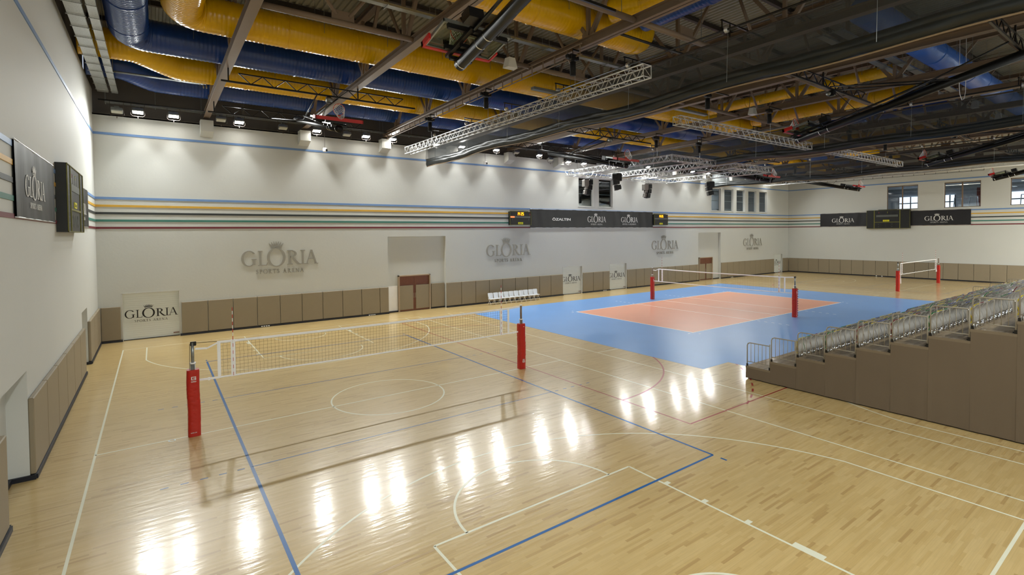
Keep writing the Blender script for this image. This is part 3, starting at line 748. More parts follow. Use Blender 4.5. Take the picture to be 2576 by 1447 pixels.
def small_board(O, lab):
    R, N = basis('y'); t = thing('scoreboard', lab, 'scoreboard', O); og = O; Wd, H = 2.1, 1.06
    obox(MB(), O, R, N, 0, Wd, 0, H, 0, .2).build('cabinet', 'board_black', t, og)
    m = MB()
    for a0, a1, z0, z1 in ((0,.02,0,H),(Wd-.02,Wd,0,H),(0,Wd,0,.02),(0,Wd,H-.02,H)): obox(m, O, R, N, a0, a1, z0, z1, .195, .22)
    m.build('trim_strip', 'board_olive', t, og)
    q = []
    for i, ch in enumerate('14'): q += seven(ch, .70+i*.16, .76, .12, .24, .035)
    for i, ch in enumerate('25'): q += seven(ch, 1.08+i*.16, .76, .12, .24, .035)
    emboss(MB(), q, Vector(O)+Vector(N)*.205, R, (0,0,1), N, .004).build('clock_digits', 'digit', t, og)
    obox(MB(), O, R, N, .06, Wd-.1, .57, .69, .2, .212).build('name_strip', 'board_grey', t, og)
    if 'left' in lab: obox(MB(), O, R, N, .07, .45, .57, .69, .212, .216).build('lit_name', 'led_orange', t, og)
    obox(MB(), O, R, N, .8, 1.28, .06, .22, .2, .215).build('maker_plate', 'label_yellow', t, og)
    font_text(MB(), 'Bodet', Vector(O)+Vector(R)*.85+Vector((0,0,.09))+Vector(N)*.216, R, (0,0,1), N, .09, .38, .003, shear=.3).build('maker_name', 'board_olive', t, og)
    obox(MB(), O, R, N, .1, 1.9, H, H+.05, .05, .1).build('top_rail', 'board_black', t, og)
    for a in (.22, 1.85):
        obox(MB(), O, R, N, a, a+.02, .38, .5, .2, .21).build('indicator', 'board_grey', t, og)
    obox(MB(), O, R, N, 1.95, 2.0, .78, .92, .2, .212).build('indicator', 'seat_red', t, og)
small_board((16.4, YB, 5.98), 'small clock scoreboard at the left end of the long banner')
small_board((33.76, YB, 6.0), 'small clock scoreboard at the right end of the long banner')
# thin ladder-shaped cable guard on the far end wall
m = MB()
for z in (11.17, 11.47): m.box(XR-.03, XR, -2.5, 13.7, z-.012, z+.012)
for k in range(18): y = -2.5+k*16.2/17; m.box(XR-.03, XR, y-.012, y+.012, 11.17, 11.47)
tag(m.build('wall_ladder', 'steel_dark', None, (XR, 5.6, 11.17)), 'long thin dark ladder frame fixed high on the far end wall', 'cable ladder')
# power sockets at the foot of the pads
for (x, y, lab) in ((-1.05, YB-.15, 'white socket strip under the pads left of the net middle'), (5.3, YB-.15, 'white socket strip near the brown double door'), (26.9, YB-.15, 'white socket strip between second and third crest shutter'), (47.5, YB-.15, 'white socket under the pads beyond the far recess')):
    t = thing('power_socket', lab, 'socket', (x, y, .03)); og = (x, y, .03)
    MB().rbox(x-.25, x+.25, y-.02, y+.02, .02, .085, .008).build('plate', 'navy', t, og)
    for k in range(4): MB().box(x-.22+k*.12, x-.14+k*.12, y-.025, y-.015, .03, .08).build('outlet', 'white', t, og)
for k, y in enumerate((6.55, 6.0)):
    tag(MB().rbox(XR-.17, XR-.13, y-.06, y+.06, .04, .11, .01).build('power_socket', 'white', None, (XR-.15, y, .04)), ['white socket at the far wall foot, left one', 'white socket at the far wall foot, right one'][k], 'socket')

# ================================================================== NETS AND POSTS
def post_pad_mesh(h, seed, w=.148):
    rnd = random.Random(seed); ph = [rnd.uniform(0, 6.3) for _ in range(8)]
    m = MB(); n = 40; nz = 90
    def fn(u, v):
        a = 2*PI*u; z = v*h
        c, s_ = math.cos(a), math.sin(a)
        k = (abs(c)**4+abs(s_)**4)**(-1/4)
        mid = math.sin(PI*min(1, v*1.02))
        wr = 0
        for q in range(5): wr += .0042*mid*max(0, math.sin(z*(19+9*q)+2.2*math.sin(a*(1+q % 3)+ph[q])+ph[(q+3) % 8]))**2*math.sin(a+ph[q]*1.7)
        wr += .004*math.sin(z*5+a+ph[4])*mid
        r = (w+wr)*k*(1-.04*math.exp(-((v-1)/.03)**2))
        lean = .010*math.sin(z*3.0+ph[5])*mid
        return (r*c*1.0+lean, r*s_*.88+lean*.5, z)
    m.grid(fn, n, nz)
    m.add([fn(i/n, 1) for i in range(n)], [tuple(range(n))])
    return m
def gared_mark(mb, O, R, U, N, s):
    q = rect(0, 1, .82, 1)+rect(0, .2, 0, 1)+rect(0, 1, 0, .18)+rect(.8, 1, 0, .6)+rect(.42, 1, .44, .6)+rect(.8,1,.7,1)
    return emboss(mb, [[(x*s, y*s*.8) for x, y in p] for p in q], O, R, U, N, .002)
def net_post(x, y, side, facing, lab, seed, top=2.5, low_logo=False, winch=False, padded_back=False):
    """side = unit vector towards the net"""
    t = thing('net_post', lab, 'net post', (x, y, 0), group='padded volleyball net posts')
    MB().tube((0,0,.002), (0,0,1.96), .058, 16).build('outer_tube', 'steel_brown' if not winch else 'galv', t, smooth=True)
    MB().tube((0,0,1.9), (0,0,top), .04, 14).build('inner_tube', 'steel_brown' if not winch else 'galv', t, smooth=True)
    MB().tube((0,0,1.93), (0,0,1.965), .072, 18).build('collar', 'white', t, smooth=True)
    pd = post_pad_mesh(1.78, seed).build('post_pad', 'red_vinyl', t, smooth=True)
    fx, fy = facing; R = (-fy, fx, 0) if False else (-(-fy), -fx, 0)
    R = Vector((0,0,1)).cross(Vector((fx, fy, 0))); N = Vector((fx, fy, 0))
    d = .137
    if not low_logo:
        O = N*d-R*.05+Vector((0,0,1.52)); m = gared_mark(MB(), O, R, (0,0,1), N, .11)
        font_text(m, 'GARED', N*d-R*.055+Vector((0,0,1.46)), R, (0,0,1), N, .032, .12, .002, bold=.03)
        m.build('pad_mark', 'print_white', pd)
        font_text(MB(), 'GARED.COM', N*d-R*.09+Vector((0,0,.1)), R, (0,0,1), N, .022, .14, .002, bold=.02).build('pad_mark', 'print_white', pd)
    else:
        O = N*d+R*.06+Vector((0,0,.34)); m = gared_mark(MB(), O, -R, (0,0,-1), N, .1)
        font_text(m, 'GARED', N*d+R*.06+Vector((0,0,.39)), -R, (0,0,-1), N, .03, .1, .002, bold=.03)
        m.build('pad_mark', 'print_white', pd)
        font_text(MB(), 'GARED', N*d-R*.0+Vector((0,0,1.66)), R, (0,0,1), N, .022, .06, .002, bold=.02).build('pad_mark', 'print_white', pd)
    if winch:
        m = MB(); m.rbox(-.05, .09, -.035, .035, top-.09, top+.02, .012); m.build('pulley_head', 'black', t)
        MB().tube((-.06,-.02,top-.03), (-.075,-.03,1.75), .006, 6).build('cable', 'black', t)
    else:
        MB().tube((0,0,top-.015), (0,0,top+.02), .055, 14).build('cap', 'white', t, smooth=True)
    if padded_back:
        m = MB()
        for k in range(12): m.path([(.12,-.09,.10+.145*k), (.2,-.08,.11+.145*k), (.225,-.02,.15+.145*k), (.2,.03,.18+.145*k), (.12,.04,.19+.145*k)], .034, 8)
        m.build('strap_row', 'black', t)
    return t
def net(c, axis, half, lab, h=2.46, ant=True, seed=1, mid=.0, postd=5.45, straps=True, sag=0.03, bandm='white', dang=False):
    """axis 'x' or 'y': direction the net runs in; local frame a along the net"""
    t = thing('volleyball_net', lab, 'volleyball net', (c[0], c[1], 0), rotz=0 if axis == 'x' else -PI/2)
    H = lambda a: h-sag*(1-(a/half)**2); B = lambda a: h-1.0-sag*.6*(1-(a/half)**2)+(.012*math.sin(a*7)*math.sin(a*1.3) if dang else 0)
    N = 48
    def tape(f, hh, th, a0, a1):
        m = MB()
        def fn(u, v):
            a = a0+(a1-a0)*u; ang = 2*PI*v; return (a, math.cos(ang)*th, f(a)+math.sin(ang)*hh/2)
        m.grid(fn, N, 8); return m
    tape(lambda a: H(a)-.035, .075, .012, -half, half).build('top_tape', bandm, t, smooth=True)
    tape(B, .05, .010, -half, half).build('bottom_tape', bandm, t, smooth=True)
    m = MB(); rnd = random.Random(seed)
    st = .1; k = int(2*half/st)
    for i in range(1, k):
        a = -half+2*half*i/k; ph = rnd.uniform(-.3,.3); pts = []
        droop = max(0, (-a-half*.2)/half)*.012
        for j in range(9):
            v = j/8; pts.append((a+droop*math.sin(j*2.6+i), 0, H(a)-.05+(B(a)-H(a)+.05)*v))
        for j in range(8): m.bar(pts[j], pts[j+1], .0032, .0032, (0,1,0))
    for r in range(1, 10):
        z = lambda a: H(a)-.05+(B(a)-H(a)+.05)*r/10
        for i in range(24):
            a0, a1 = -half+2*half*i/24, -half+2*half*(i+1)/24; m.bar((a0,0,z(a0)), (a1,0,z(a1)), .0032, .0032, (0,1,0))
    m.build('netting', 'black_matte', t)
    for s in (-1, 1):
        m = MB().box(s*half-.04, s*half+.04, -.011, .011, B(half)-.02, H(half)); m.build('end_band', bandm, t)
        if ant:
            MB().box(s*4.5-.055, s*4.5+.055, -.014, .014, B(4.5)-.02, H(4.5)+.01).build('side_band', 'white', t)
            an = MB()
            for q in range(19): an.tube((s*4.5,-.02,B(4.5)+q*.1), (s*4.5,-.02,B(4.5)+(q+1)*.1), .006+.003*(q>9), 6, mi=q % 2)
            an.build('antenna', ['red', 'white'], t)
        if straps:
            e = s*(postd-.06)
            if s < 0:
                m = MB(); m.bar((s*half,0,H(half)-.03), (s*half+.5*(e-s*half),0,H(half)-.16), .012, .04); m.bar((s*half+.5*(e-s*half),0,H(half)-.16), (e,0,H(half)-.14), .012, .05); m.build('strap', bandm, t)
                MB().tube((s*half,0,H(half)-.01), (e,0,H(half)+.02), .007, 6).build('tension_cord', 'black', t)
            else:
                m = MB(); m.bar((s*half,0,H(half)-.04), (e,0,H(half)+.0), .014, .07); m.build('strap', bandm, t)
            m = MB(); m.bar((s*half,0,B(half)), (s*(postd-.12),0,B(half)+.01), .012, .055); m.bar((s*(half+.22),0,B(half)-.0), (s*(half+.27),0,B(half)+.0), .03, .075); m.build('strap', bandm, t)
        else:
            m = MB(); e = s*half
            m.bar((e,0,B(half)), (e-.0,0,B(half)-.35 if s < 0 else B(half)-.22), .02, .05, (0,1,0)); m.bar((e,0,B(half)-.35 if s < 0 else B(half)-.1), (e-.03*s,0,B(half)-.8 if s < 0 else B(half)-.25), .03, .09, (0,1,0))
            m.build('loose_strap', bandm, t)
            MB().tube((s*half,0,H(half)-.03), (s*(postd-.03),0,H(half)+.0), .006, 5).build('tension_cord', 'black', t)
    return t
net_post(-5.45, 0, (1,0), (0,-1), 'red padded net post nearest the viewer, left of the near net', 3, winch=True)
net_post(5.45, 0, (-1,0), (0,-1), 'red padded net post at the right end of the near net', 5, low_logo=True)
net_post(25.75, 10.03, (0,-1), (-.6,-.8), 'red padded net post at the left end of the middle net', 8)
net_post(25.75, -.88, (0,1), (-.6,-.8), 'red padded net post with black straps beside the grandstand', 9, winch=True, padded_back=True)
net_post(45.92, 0, (1,0), (0,-1), 'red padded post at the left end of the far net', 12, winch=True)
net_post(56.88, 0, (-1,0), (0,-1), 'red padded post at the right end of the far net', 14, low_logo=True)
net((0, 0), 'x', 4.84, 'near volleyball net with white tapes across the left court')
net((25.75, 4.58), 'y', 4.84, 'middle volleyball net above the blue and orange mat', seed=2)
net((51.4, 0), 'x', 4.84, 'far volleyball net hanging loose with dangling straps', seed=4, straps=False, h=2.42, dang=True, sag=.0)

# ================================================================== WHITE FOLDING CHAIRS
def folding_chair():
    t = thing('folding_chair', 'x', 'chair')
    m = MB()
    def shell(z0, z1, w0, w1, y0, y1, bend, th):
        def f(front):
            def g(u, v):
                x = (u-.5)*(w0+(w1-w0)*v); cor = 1-(.06*(max(0, abs(u-.5)*2-.75)/.25)**2 if v > .8 else 0)
                return (x, y0+(y1-y0)*v+bend*(4*(u-.5)**2)*-1+(th if front else 0), z0+(z1-z0)*v*cor)
            return g
        return f
    f = shell(.47, .86, .36, .44, .12, .22, .03, -.02)
    m.grid(f(True), 8, 6); m.grid(f(False), 8, 6)
    for u in (0, 1): m.grid(lambda a, b, u=u: tuple(Vector(f(False)(u, a)).lerp(Vector(f(True)(u, a)), b)), 6, 1)
    m.grid(lambda a, b: tuple(Vector(f(False)(a, 1)).lerp(Vector(f(True)(a, 1)), b)), 8, 1)
    m.build('backrest', 'white_plastic', t, smooth=False)
    MB().rbox(-.21, .21, -.24, .16, .42, .455, .014).build('seat', 'white_plastic', t)
    for s in (-1, 1):
        MB().path([(s*.2,.2,.84), (s*.2,.1,.45), (s*.2,-.25,.01)], .011, 6).build('front_leg', 'white', t)
        MB().path([(s*.185,-.16,.43), (s*.185,.25,.01)], .011, 6).build('rear_leg', 'white', t)
    MB().tube((-.2,-.19,.12), (.2,-.19,.12), .009, 6).build('crossbar', 'white', t); MB().tube((-.185,.18,.08), (.185,.18,.08), .009, 6).build('crossbar', 'white', t)
    return t
ch0 = folding_chair()
for i in range(10):
    x = 14.18+.474*i; y = 15.62+random.uniform(-.03,.03)
    lab = 'white folding chair, %s from the left of the row by the wall' % ordn(i+1) if i not in (0, 9) else 'white folding chair at the %s end of the row by the wall' % ('left' if i == 0 else 'right')
    if i == 0: ch0.location = (x, y, 0); tag(ch0, lab, 'chair', 'white folding chairs in a row by the wall')
    else: dup(ch0, (x, y, 0), random.uniform(-.05,.05), lab, 'white folding chairs in a row by the wall')

# ================================================================== GRANDSTAND
SX0, SX1, SY0 = 11.1, 40.4, -6.07
DY, DZ, H0 = .88, .3225, .46
NT = 11
ty = lambda k: SY0-DY*k
tz = lambda k: H0+DZ*k
t = thing('grandstand', 'stepped retractable grandstand with brown cloth sides and grey railings', 'grandstand', (SX0, SY0, 0)); og = (SX0, SY0, 0)
for k in range(NT):
    y1, y0, z = ty(k), ty(k+1), tz(k)
    MB().box(SX0+.02, SX1-.02, y0, y1, z-.045, z).build('deck', 'deck_wood', t, og)
    m = MB(); m.box(SX0, SX0+.02, y0, y1, z-.07, z+.004); m.box(SX1-.02, SX1, y0, y1, z-.07, z+.004); m.box(SX0, SX1, y1, y1+.015, z-.07, z+.004)
    m.build('deck_edge', 'stand_edge', t, og)
    MB().box(SX0+.03, SX1-.03, y1-.02, y1-.005, (tz(k-1) if k else .05), z-.07).build('riser', 'stand_cloth', t, og)
    for xx, sg in ((SX0, -1), (SX1, 1)):
        m = MB(); ph = random.uniform(0, 6)
        m.grid(lambda u, v: (xx+sg*(.003+.012*(1-v)*math.sin(u*9+ph)*math.sin(u*3.1+ph)+(.02*(1-v)*(math.exp(-((u-.02)/.03)**2)+math.exp(-((u-.98)/.03)**2)))), y1+(y0-y1)*u, .035+(z-.066-.035)*v), 20, 4)
        m.build('side_cloth', 'stand_cloth', t, og)
        m = MB(); m.tube((xx, y0+.004, .035), (xx, y0+.004, z-.07), .006, 5); m.build('cloth_seam', 'stand_cloth', t, og)
MB().box(SX0+.05, SX1-.05, ty(NT), SY0-.05, .0, .03).build('floor_gap', 'black', t, og)  # black slab stands in for the shaded gap at the floor
# side railings, one section per step
def rail(k, x, y1, y0, z, tall=.85):
    rail_ = MB(); r = .013
    yf, yr = y1-.03, y0+.03
    zt = z+tall; zb = z+.17
    pts = [(x, yf, z+.01), (x, yf, zt-.1), (x, yf-.03, zt-.03), (x, yf-.1, zt), (x, yr, zt)]
    rail_.path(pts, .018, 8)
    rail_.tube((x, yr, z-.02), (x, yr, zt+(.06)), .018, 8)
    rail_.tube((x, yf, zb), (x, yr, zb), r, 6)
    for i in range(1, 6): yy = yf+(yr-yf)*i/6; rail_.tube((x, yy, zb), (x, yy, zt), .009, 6)
    g = rail_.build('guard_rail', 'stand_rail', t, og, smooth=True)
    MB().box(x-.025, x+.025, yr-.03, yr+.03, z-.02, z+.1).box(x-.02, x+.02, yf-.025, yf+.025, z, z+.09).box(x+.05, x+.08, yr+.04, yr+.07, z+.01, z+.04).build('rail_foot', 'black', g, (0,0,0))
_b = og
def rail_fix():
    for o in list(bpy.data.objects):
        if o.name.startswith('rail_foot'): o.location = (-og[0], -og[1], -og[2])
for k in range(NT-1):
    rail(k, SX0+.03, ty(k), ty(k+1), tz(k)); rail(k, SX1-.03, ty(k), ty(k+1), tz(k))
rail_fix()

# seats
SEATC = ['seat_yellow', 'seat_green', 'seat_blue', 'seat_red', 'seat_black', 'seat_grey']
PROF = [(.015,.10), (-.035,.15), (-.06,.22), (-.05,.30), (-.02,.38), (-.012,.45), (-.04,.53), (-.085,.60), (-.11,.64)]
def seat_proto(cm):
    t = thing('stadium_seat', 'x', 'seat')
    def shell(off, hw, ztop, curve):
        m = MB(); n = len(PROF)-1
        def P(v):
            i = min(int(v*n), n-1); f = v*n-i; a, b = PROF[i], PROF[i+1]
            return a[0]+(b[0]-a[0])*f, a[1]+(b[1]-a[1])*f
        def fn(u, v):
            y, z = P(v); x = (u*2-1)*hw*(1-.10*max(0, v-.85)/.15)
            return (x, y+off+curve*(x/hw)**2*.014, z+ztop*v)
        m.grid(fn, 6, 12); k = len(m.v)
        m.grid(lambda u, v: (fn(u, v)[0], fn(u, v)[1]+.022, fn(u, v)[2]), 6, 12)
        m.grid(lambda u, v: (fn(v if False else u, 1)[0], fn(u, 1)[1]+.022*v, fn(u, 1)[2]), 6, 1)
        for e in (0, 1): m.grid(lambda a, b, e=e: (fn(e, a)[0], fn(e, a)[1]+.022*b, fn(e, a)[2]), 12, 1)
        return m
    shell(0, .198, 0, 1).build('backrest', 'seat_grey', t, smooth=True)
    shell(.024, .19, .010, 1).build('front_panel', cm, t, smooth=True)
    MB().rbox(-.2, .2, .06, .11, .2, .5, .02).build('folded_seat', 'seat_grey', t)
    m = MB(); m.tube((0,-.075,.055), (0,.02,.055), .042, 14)
    for s in (-1, 1):
        m.path([(s*.06,-.05,.03), (s*.1,-.06,.09), (s*.15,-.03,.14)], .011, 6); m.path([(s*.2,-.06,.0), (s*.2,-.05,.08), (s*.17,-.02,.13)], .012, 6)
    m.build('bracket', 'chrome', t, smooth=True)
    MB().box(-.09, .09, -.03, .03, 0.0, .02).build('mounting_plate', 'galv', t)
    return t
slots = []
rowname = {2: 'lowest', 3: 'second', 4: 'third', 5: 'fourth', 6: 'fifth', 7: 'sixth', 8: 'seventh', 9: 'eighth', 10: 'topmost'}
for k in range(2, 10):
    for i in range(62):
        if i in (20, 21, 41, 42): continue
        x = 11.37+.463*i
        if x > SX1-.2: continue
        slots.append((k, i, x, ty(k)+.0, tz(k)))
def vis(s):
    v = Vector((s[2], s[3], s[4]+.4))-CAM; return abs(math.degrees(math.atan2(v.dot(rr), v.dot(fw)))) < 46.2
slots_v = [s for s in slots if vis(s)]
slots_v.sort(key=lambda s: (Vector((s[2], s[3], s[4]))-CAM).length)
front, rest = slots_v[:300], slots_v[300:]
protos = {}
rs = random.Random(11)
for (k, i, x, y, z) in front:
    c = rs.choices(SEATC, weights=[22, 16, 13, 15, 14, 30])[0]
    if i == 0: c = {2: 'seat_yellow', 3: 'seat_green', 4: 'seat_red', 5: 'seat_red', 6: 'seat_green', 7: 'seat_yellow', 8: 'seat_yellow'}.get(k, c)
    col = c.split('_')[1]
    lab = 'grey-backed folding seat with %s front, %s from the near rail, %s row' % (col, ordn(i+1), rowname[k])
    if c not in protos:
        o = protos[c] = seat_proto(c); KIDS.pop(o.name, None)
    else: o = dup(protos[c])
    o.location = (x, y, z); tag(o, lab, 'seat', 'folding seats on the grandstand')
if rest:
    m = MB()
    for (k, i, x, y, z) in rest:
        ci = rs.randrange(6)+1
        m.grid(lambda u, v: (x+(u-.5)*.43, y+PROF[min(8, int(v*8+.01))][0], z+PROF[min(8, int(v*8+.01))][1]), 2, 8, 0)
        m.grid(lambda u, v: (x+(u-.5)*.416, y+.05+PROF[min(8, int(v*8+.01))][0], z+PROF[min(8, int(v*8+.01))][1]+.012*v), 2, 8, ci)
        m.box(x-.2, x+.2, y+.06, y+.1, z+.2, z+.5, 0)
    o = m.build('stadium_seats', ['seat_grey']+SEATC, None, (SX0+15, SY0, 0))
    tag(o, 'remaining grey folding seats with coloured fronts at the far end of the grandstand', 'seats', 'folding seats on the grandstand'); o['kind'] = 'stuff'

# ================================================================== ROOF STEEL
ZB = 11.72          # underside of the bottom chords
def truss_z(y): return ZB+.016*(YB-y)*(1 if y > -1.5 else 0)+(.016*(YB+1.5) if y <= -1.5 else 0)
CZ = lambda y: ZB+.02*min(1, (YB-y)/16)*8*.9
for k, x in enumerate(TX):
    wl = ['roof truss nearest the left end wall', 'roof truss second from the left end wall', 'roof truss carrying the cable ladder', 'roof truss beside the near black curtain'] 
    lab = 'brown steel '+(wl[k] if k < 4 else 'roof truss, %s counted from the left end wall' % ordn(k+1))
    t = thing('roof_truss', lab, 'roof truss', (x, 0, 11.7), group='brown steel roof trusses'); og = (x, 0, 11.7)
    y0, y1 = -18.5, YB-.02
    def chord(w, zf, h, nm):
        m = MB(); N = 8
        for i in range(N):
            a, b = y0+(y1-y0)*i/N, y0+(y1-y0)*(i+1)/N; za, zb = zf(a), zf(b)
            for dz, ww, hh in ((.012, w, .024), (h-.012, w, .024), (h/2, .03, h)): m.bar((x, a, za+dz), (x, b, zb+dz), ww, hh)
        return m.build(nm, 'steel_brown', t, og)
    chord(.30, CZ, .30, 'bottom_chord')
    chord(.26, lambda y: ZR-.42, .24, 'top_chord')
    for i in range(8):
        yc = 14.2-4.3*i
        for dy in (-1.75, 0, 1.75):
            if y0 < yc+dy < y1:
                m = MB(); m.bar((x, yc, CZ(yc)+.28), (x, yc+dy, ZR-.4), .12, .05 if dy else .12, (1,0,0)); 
                if dy: m.bar((x+.05, yc+dy*.06, CZ(yc)+.28), (x+.05, yc+dy, ZR-.4), .02, .12, (1,0,0))
                m.build('web_member', 'steel_brown', t, og)
        MB().box(x-.02, x+.02, yc-.3, yc+.3, CZ(yc)+.25, CZ(yc)+.5).build('gusset_plate', 'steel_brown', t, og)
# purlins along x and cross braces between the trusses
for k in range(12):
    y = 15.2-2.9*k
    m = MB()
    for dz, ww, hh in ((-.18, .14, .02), (0, .14, .02), (-.09, .02, .18)): m.bar((XL, y, ZR-.02+dz), (XR, y, ZR-.02+dz), ww, hh)
    tag(m.build('purlin', 'steel_dark', None, (26, y, ZR-.1)), 'dark purlin under the roof deck, %s from the long back wall' % ordn(k+1), 'purlin', 'purlins under the roof deck')
for k in range(len(TX)-1):
    a, b = TX[k]+.16, TX[k+1]-.16
    for y, r, nm in ((.2, .095, 'over the net line'), (-5.2, .095, 'near the camera side')):
        t = thing('brace_tube', 'brown steel brace tube %s, roof bay %s from the left' % (nm, ordn(k+1)), 'brace', ((a+b)/2, y, CZ(y)+.12), group='steel brace tubes between the trusses'); og = ((a+b)/2, y, CZ(y)+.12)
        MB().tube((a, y, CZ(y)+.12), (b, y, CZ(y)+.12), r, 12).build('tube', 'steel_brown', t, og, smooth=True)
        c = (a+b)/2
        MB().box(c-.35, c+.35, y-.015, y+.015, CZ(y)+.1, CZ(y)+.5).build('gusset_plate', 'steel_brown', t, og)
        for s in ((-1, 1) if not (k == 2 and y < 0) else ()): MB().tube((c+s*.2, y, CZ(y)+.35), (c+s*1.9, y, ZR-.4), .06, 8).build('diagonal', 'steel_brown', t, og, smooth=True)
    for y in (10.6, 7.2):
        pass
# ================================================================== DUCTS
def duct(pts, r, m_, lab, seg=.11, org=None, hang=True, smooth_parts=None):
    """polyline with rounded corners, ribbed surface"""
    P = [Vector(p) for p in pts]; out = [P[0]]
    R = r*1.35
    for i in range(1, len(P)-1):
        a = (P[i-1]-P[i]); b = (P[i+1]-P[i]); ca = a.normalized(); cb = b.normalized(); ang = ca.angle(cb)
        tl = min(R/math.tan(ang/2), a.length*.48, b.length*.48)
        p0, p1 = P[i]+ca*tl, P[i]+cb*tl
        for k in range(9):
            t = k/8; out.append(p0.lerp(P[i], t).lerp(P[i].lerp(p1, t), t))
    out.append(P[-1])
    pts2, rs = [], []
    ph = 0
    for i in range(len(out)-1):
        L = (out[i+1]-out[i]).length; n = max(1, int(round(L/.048)))
        for k in range(n):
            pts2.append(out[i].lerp(out[i+1], k/n)); rs.append(r+(.011 if ph % 3 == 0 else -.003)); ph += 1
    pts2.append(out[-1]); rs.append(r)
    c = org or tuple(out[0])
    t = thing('air_duct', lab, 'air duct', c)
    MB().path(pts2, rs, 22).build('duct_tube', m_, t, c, smooth=True)
    f = MB(); L = 0
    for i in range(1, len(out)):
        d = (out[i]-out[i-1]); n = int(d.length/2.5)
        for k in range(1, n+1):
            p = out[i-1]+d.normalized()*2.5*k; q = d.normalized()*.02
            f.tube(p-q, p+q, r+.022, 26)
    if f.v: f.build('flange', m_, t, c, smooth=True)
    h = MB()
    for i in range(1, len(out)):
        d = (out[i]-out[i-1]); n = int(d.length/2.5)
        for k in range(n):
            p = out[i-1]+d.normalized()*(2.5*k+1.2)
            side = d.normalized().cross(Vector((0,0,1)))
            for s in (-1, 1): h.tube(p+side*s*(r+.05), Vector((p.x, p.y, ZR))+side*s*(r+.05), .008, 5)
    if h.v and hang: h.build('hanger_rod', 'galv', t, c)
    return t
ZD = 13.0
duct([(-5.3,-18.5,ZD), (-5.3,4.6,ZD), (60.3,4.6,ZD)], .60, 'duct_yellow', 'yellow duct bending in from the camera side, farther run over the nets')
duct([(-6.8,-18.5,ZD), (-6.8,8.0,ZD), (60.3,8.0,ZD)], .60, 'duct_blue', 'dark blue duct with the large elbow near the left wall')
duct([(-8.5,10.6,ZD+.25), (-6.7,10.6,ZD+.25), (-5.2,11.35,ZD-.05), (60.3,11.35,ZD-.05)], .60, 'duct_yellow', 'yellow duct starting at the left wall with a jog')
duct([(-8.5,13.6,ZD+.2), (-7.2,13.6,ZD+.2), (-6.0,14.5,ZD), (60.3,14.5,ZD)], .60, 'duct_blue', 'dark blue duct nearest to the long back wall')
duct([(-3.2,-2.28,ZD), (9.9,-2.28,ZD), (9.9,-2.28,ZD+1.2)], .55, 'duct_yellow', 'short yellow duct ending in an upward elbow beside the near curtain')
duct([(7.4,-18.5,ZD+.1), (7.4,-4.6,ZD+.1), (6.9,-3.5,ZD+.1)], .45, 'duct_yellow', 'yellow duct running towards the viewer behind the cable ladder')
duct([(9.0,-18.5,ZD+.35), (9.0,-3.2,ZD+.35)], .42, 'duct_blue', 'blue duct running towards the viewer above the near curtain')
duct([(14.5,-8.5,ZD+.2), (60.3,-8.5,ZD+.2)], .50, 'duct_bright_blue', 'bright blue duct at the upper right with cable trays beside it')
duct([(23.6,-6.5,ZD+.25), (23.6,3.6,ZD+.25)], .29, 'duct_yellow', 'yellow cross duct over the middle court')
duct([(29.0,-6.5,ZD+.3), (29.0,3.6,ZD+.3)], .45, 'duct_yellow', 'yellow cross duct beyond the middle curtain')
duct([(34.0,-6.5,ZD+.3), (34.0,3.6,ZD+.3)], .48, 'duct_blue', 'dark blue cross duct in front of the third curtain')
duct([(44.0,-6.5,ZD+.3), (44.0,3.6,ZD+.3)], .48, 'duct_yellow', 'yellow cross duct near the far end wall')

# ================================================================== CABLE TRAYS AND PIPES
def tray(p0, p1, w, lab, up=(0,0,1), step=1.1, m_='galv', hangers=True, ov=.12, skip=()):
    p0, p1 = Vector(p0), Vector(p1); d = (p1-p0).normalized(); U = Vector(up); r = d.cross(U).normalized()
    c = tuple(p0); t = thing('cable_tray', lab, 'cable tray', c)
    m = MB(); m.bar(p0, p1, w, .012, up); m.bar(p0+r*w/2+U*.03, p1+r*w/2+U*.03, .008, .07, up); m.bar(p0-r*w/2+U*.03, p1-r*w/2+U*.03, .008, .07, up); m.build('tray', m_, t, c)
    m = MB(); n = int((p1-p0).length/step)
    for i in range(n+1):
        p = p0+d*step*i-U*.03; m.bar(p-r*(w/2+ov), p+r*(w/2+ov), .025, .025, up)
        for s in (-1, 1):
            h = p+r*s*(w/2+ov-.02)
            if hangers and not any(a < h.y < b for a, b in skip): m.tube(h, Vector((h.x, h.y, ZR)), .006, 5)
    m.build('hanger', m_, t, c)
    return t
tray((-8.05,-18,12.35), (-8.05,15.6,12.35), .42, 'wide galvanised cable tray along the left wall top', ov=.04, skip=((9.8, 14.4),), m_='galv_perf')
tray((-7.6,-18,12.35), (-7.6,15.6,12.35), .24, 'narrow galvanised cable tray beside the wide one', ov=.02, skip=((6.8, 15.4),), m_='galv_perf')
tray((-8.0,16.0,11.95), (60,16.0,11.95), .3, 'galvanised cable tray high along the long back wall', step=2)
tray((-3.4,-.75,12.45), (11.0,-.75,12.45), .22, 'galvanised cable tray crossing the left court roof', step=1.6)
tray((14.5,-7.62,12.75), (60,-7.62,12.75), .3, 'galvanised cable tray beside the bright blue duct', step=1.6)
tray((14.5,-7.0,12.75), (60,-7.0,12.75), .25, 'second galvanised cable tray beside the bright blue duct', step=1.6)
for (x0, x1, y, z) in ((7.2, 9.3, 1.4, 11.6), (15.4, 19.6, 1.2, 12.0)):
    tag(MB().rbox(x0, x1, y-.12, y+.12, z-.06, z+.06, .01).build('light_fitting', 'galv', None, ((x0+x1)/2, y, z)), 'galvanised channel hanging under the roof %s' % ('near the cable ladder' if x0 < 10 else 'above the middle court'), 'channel')
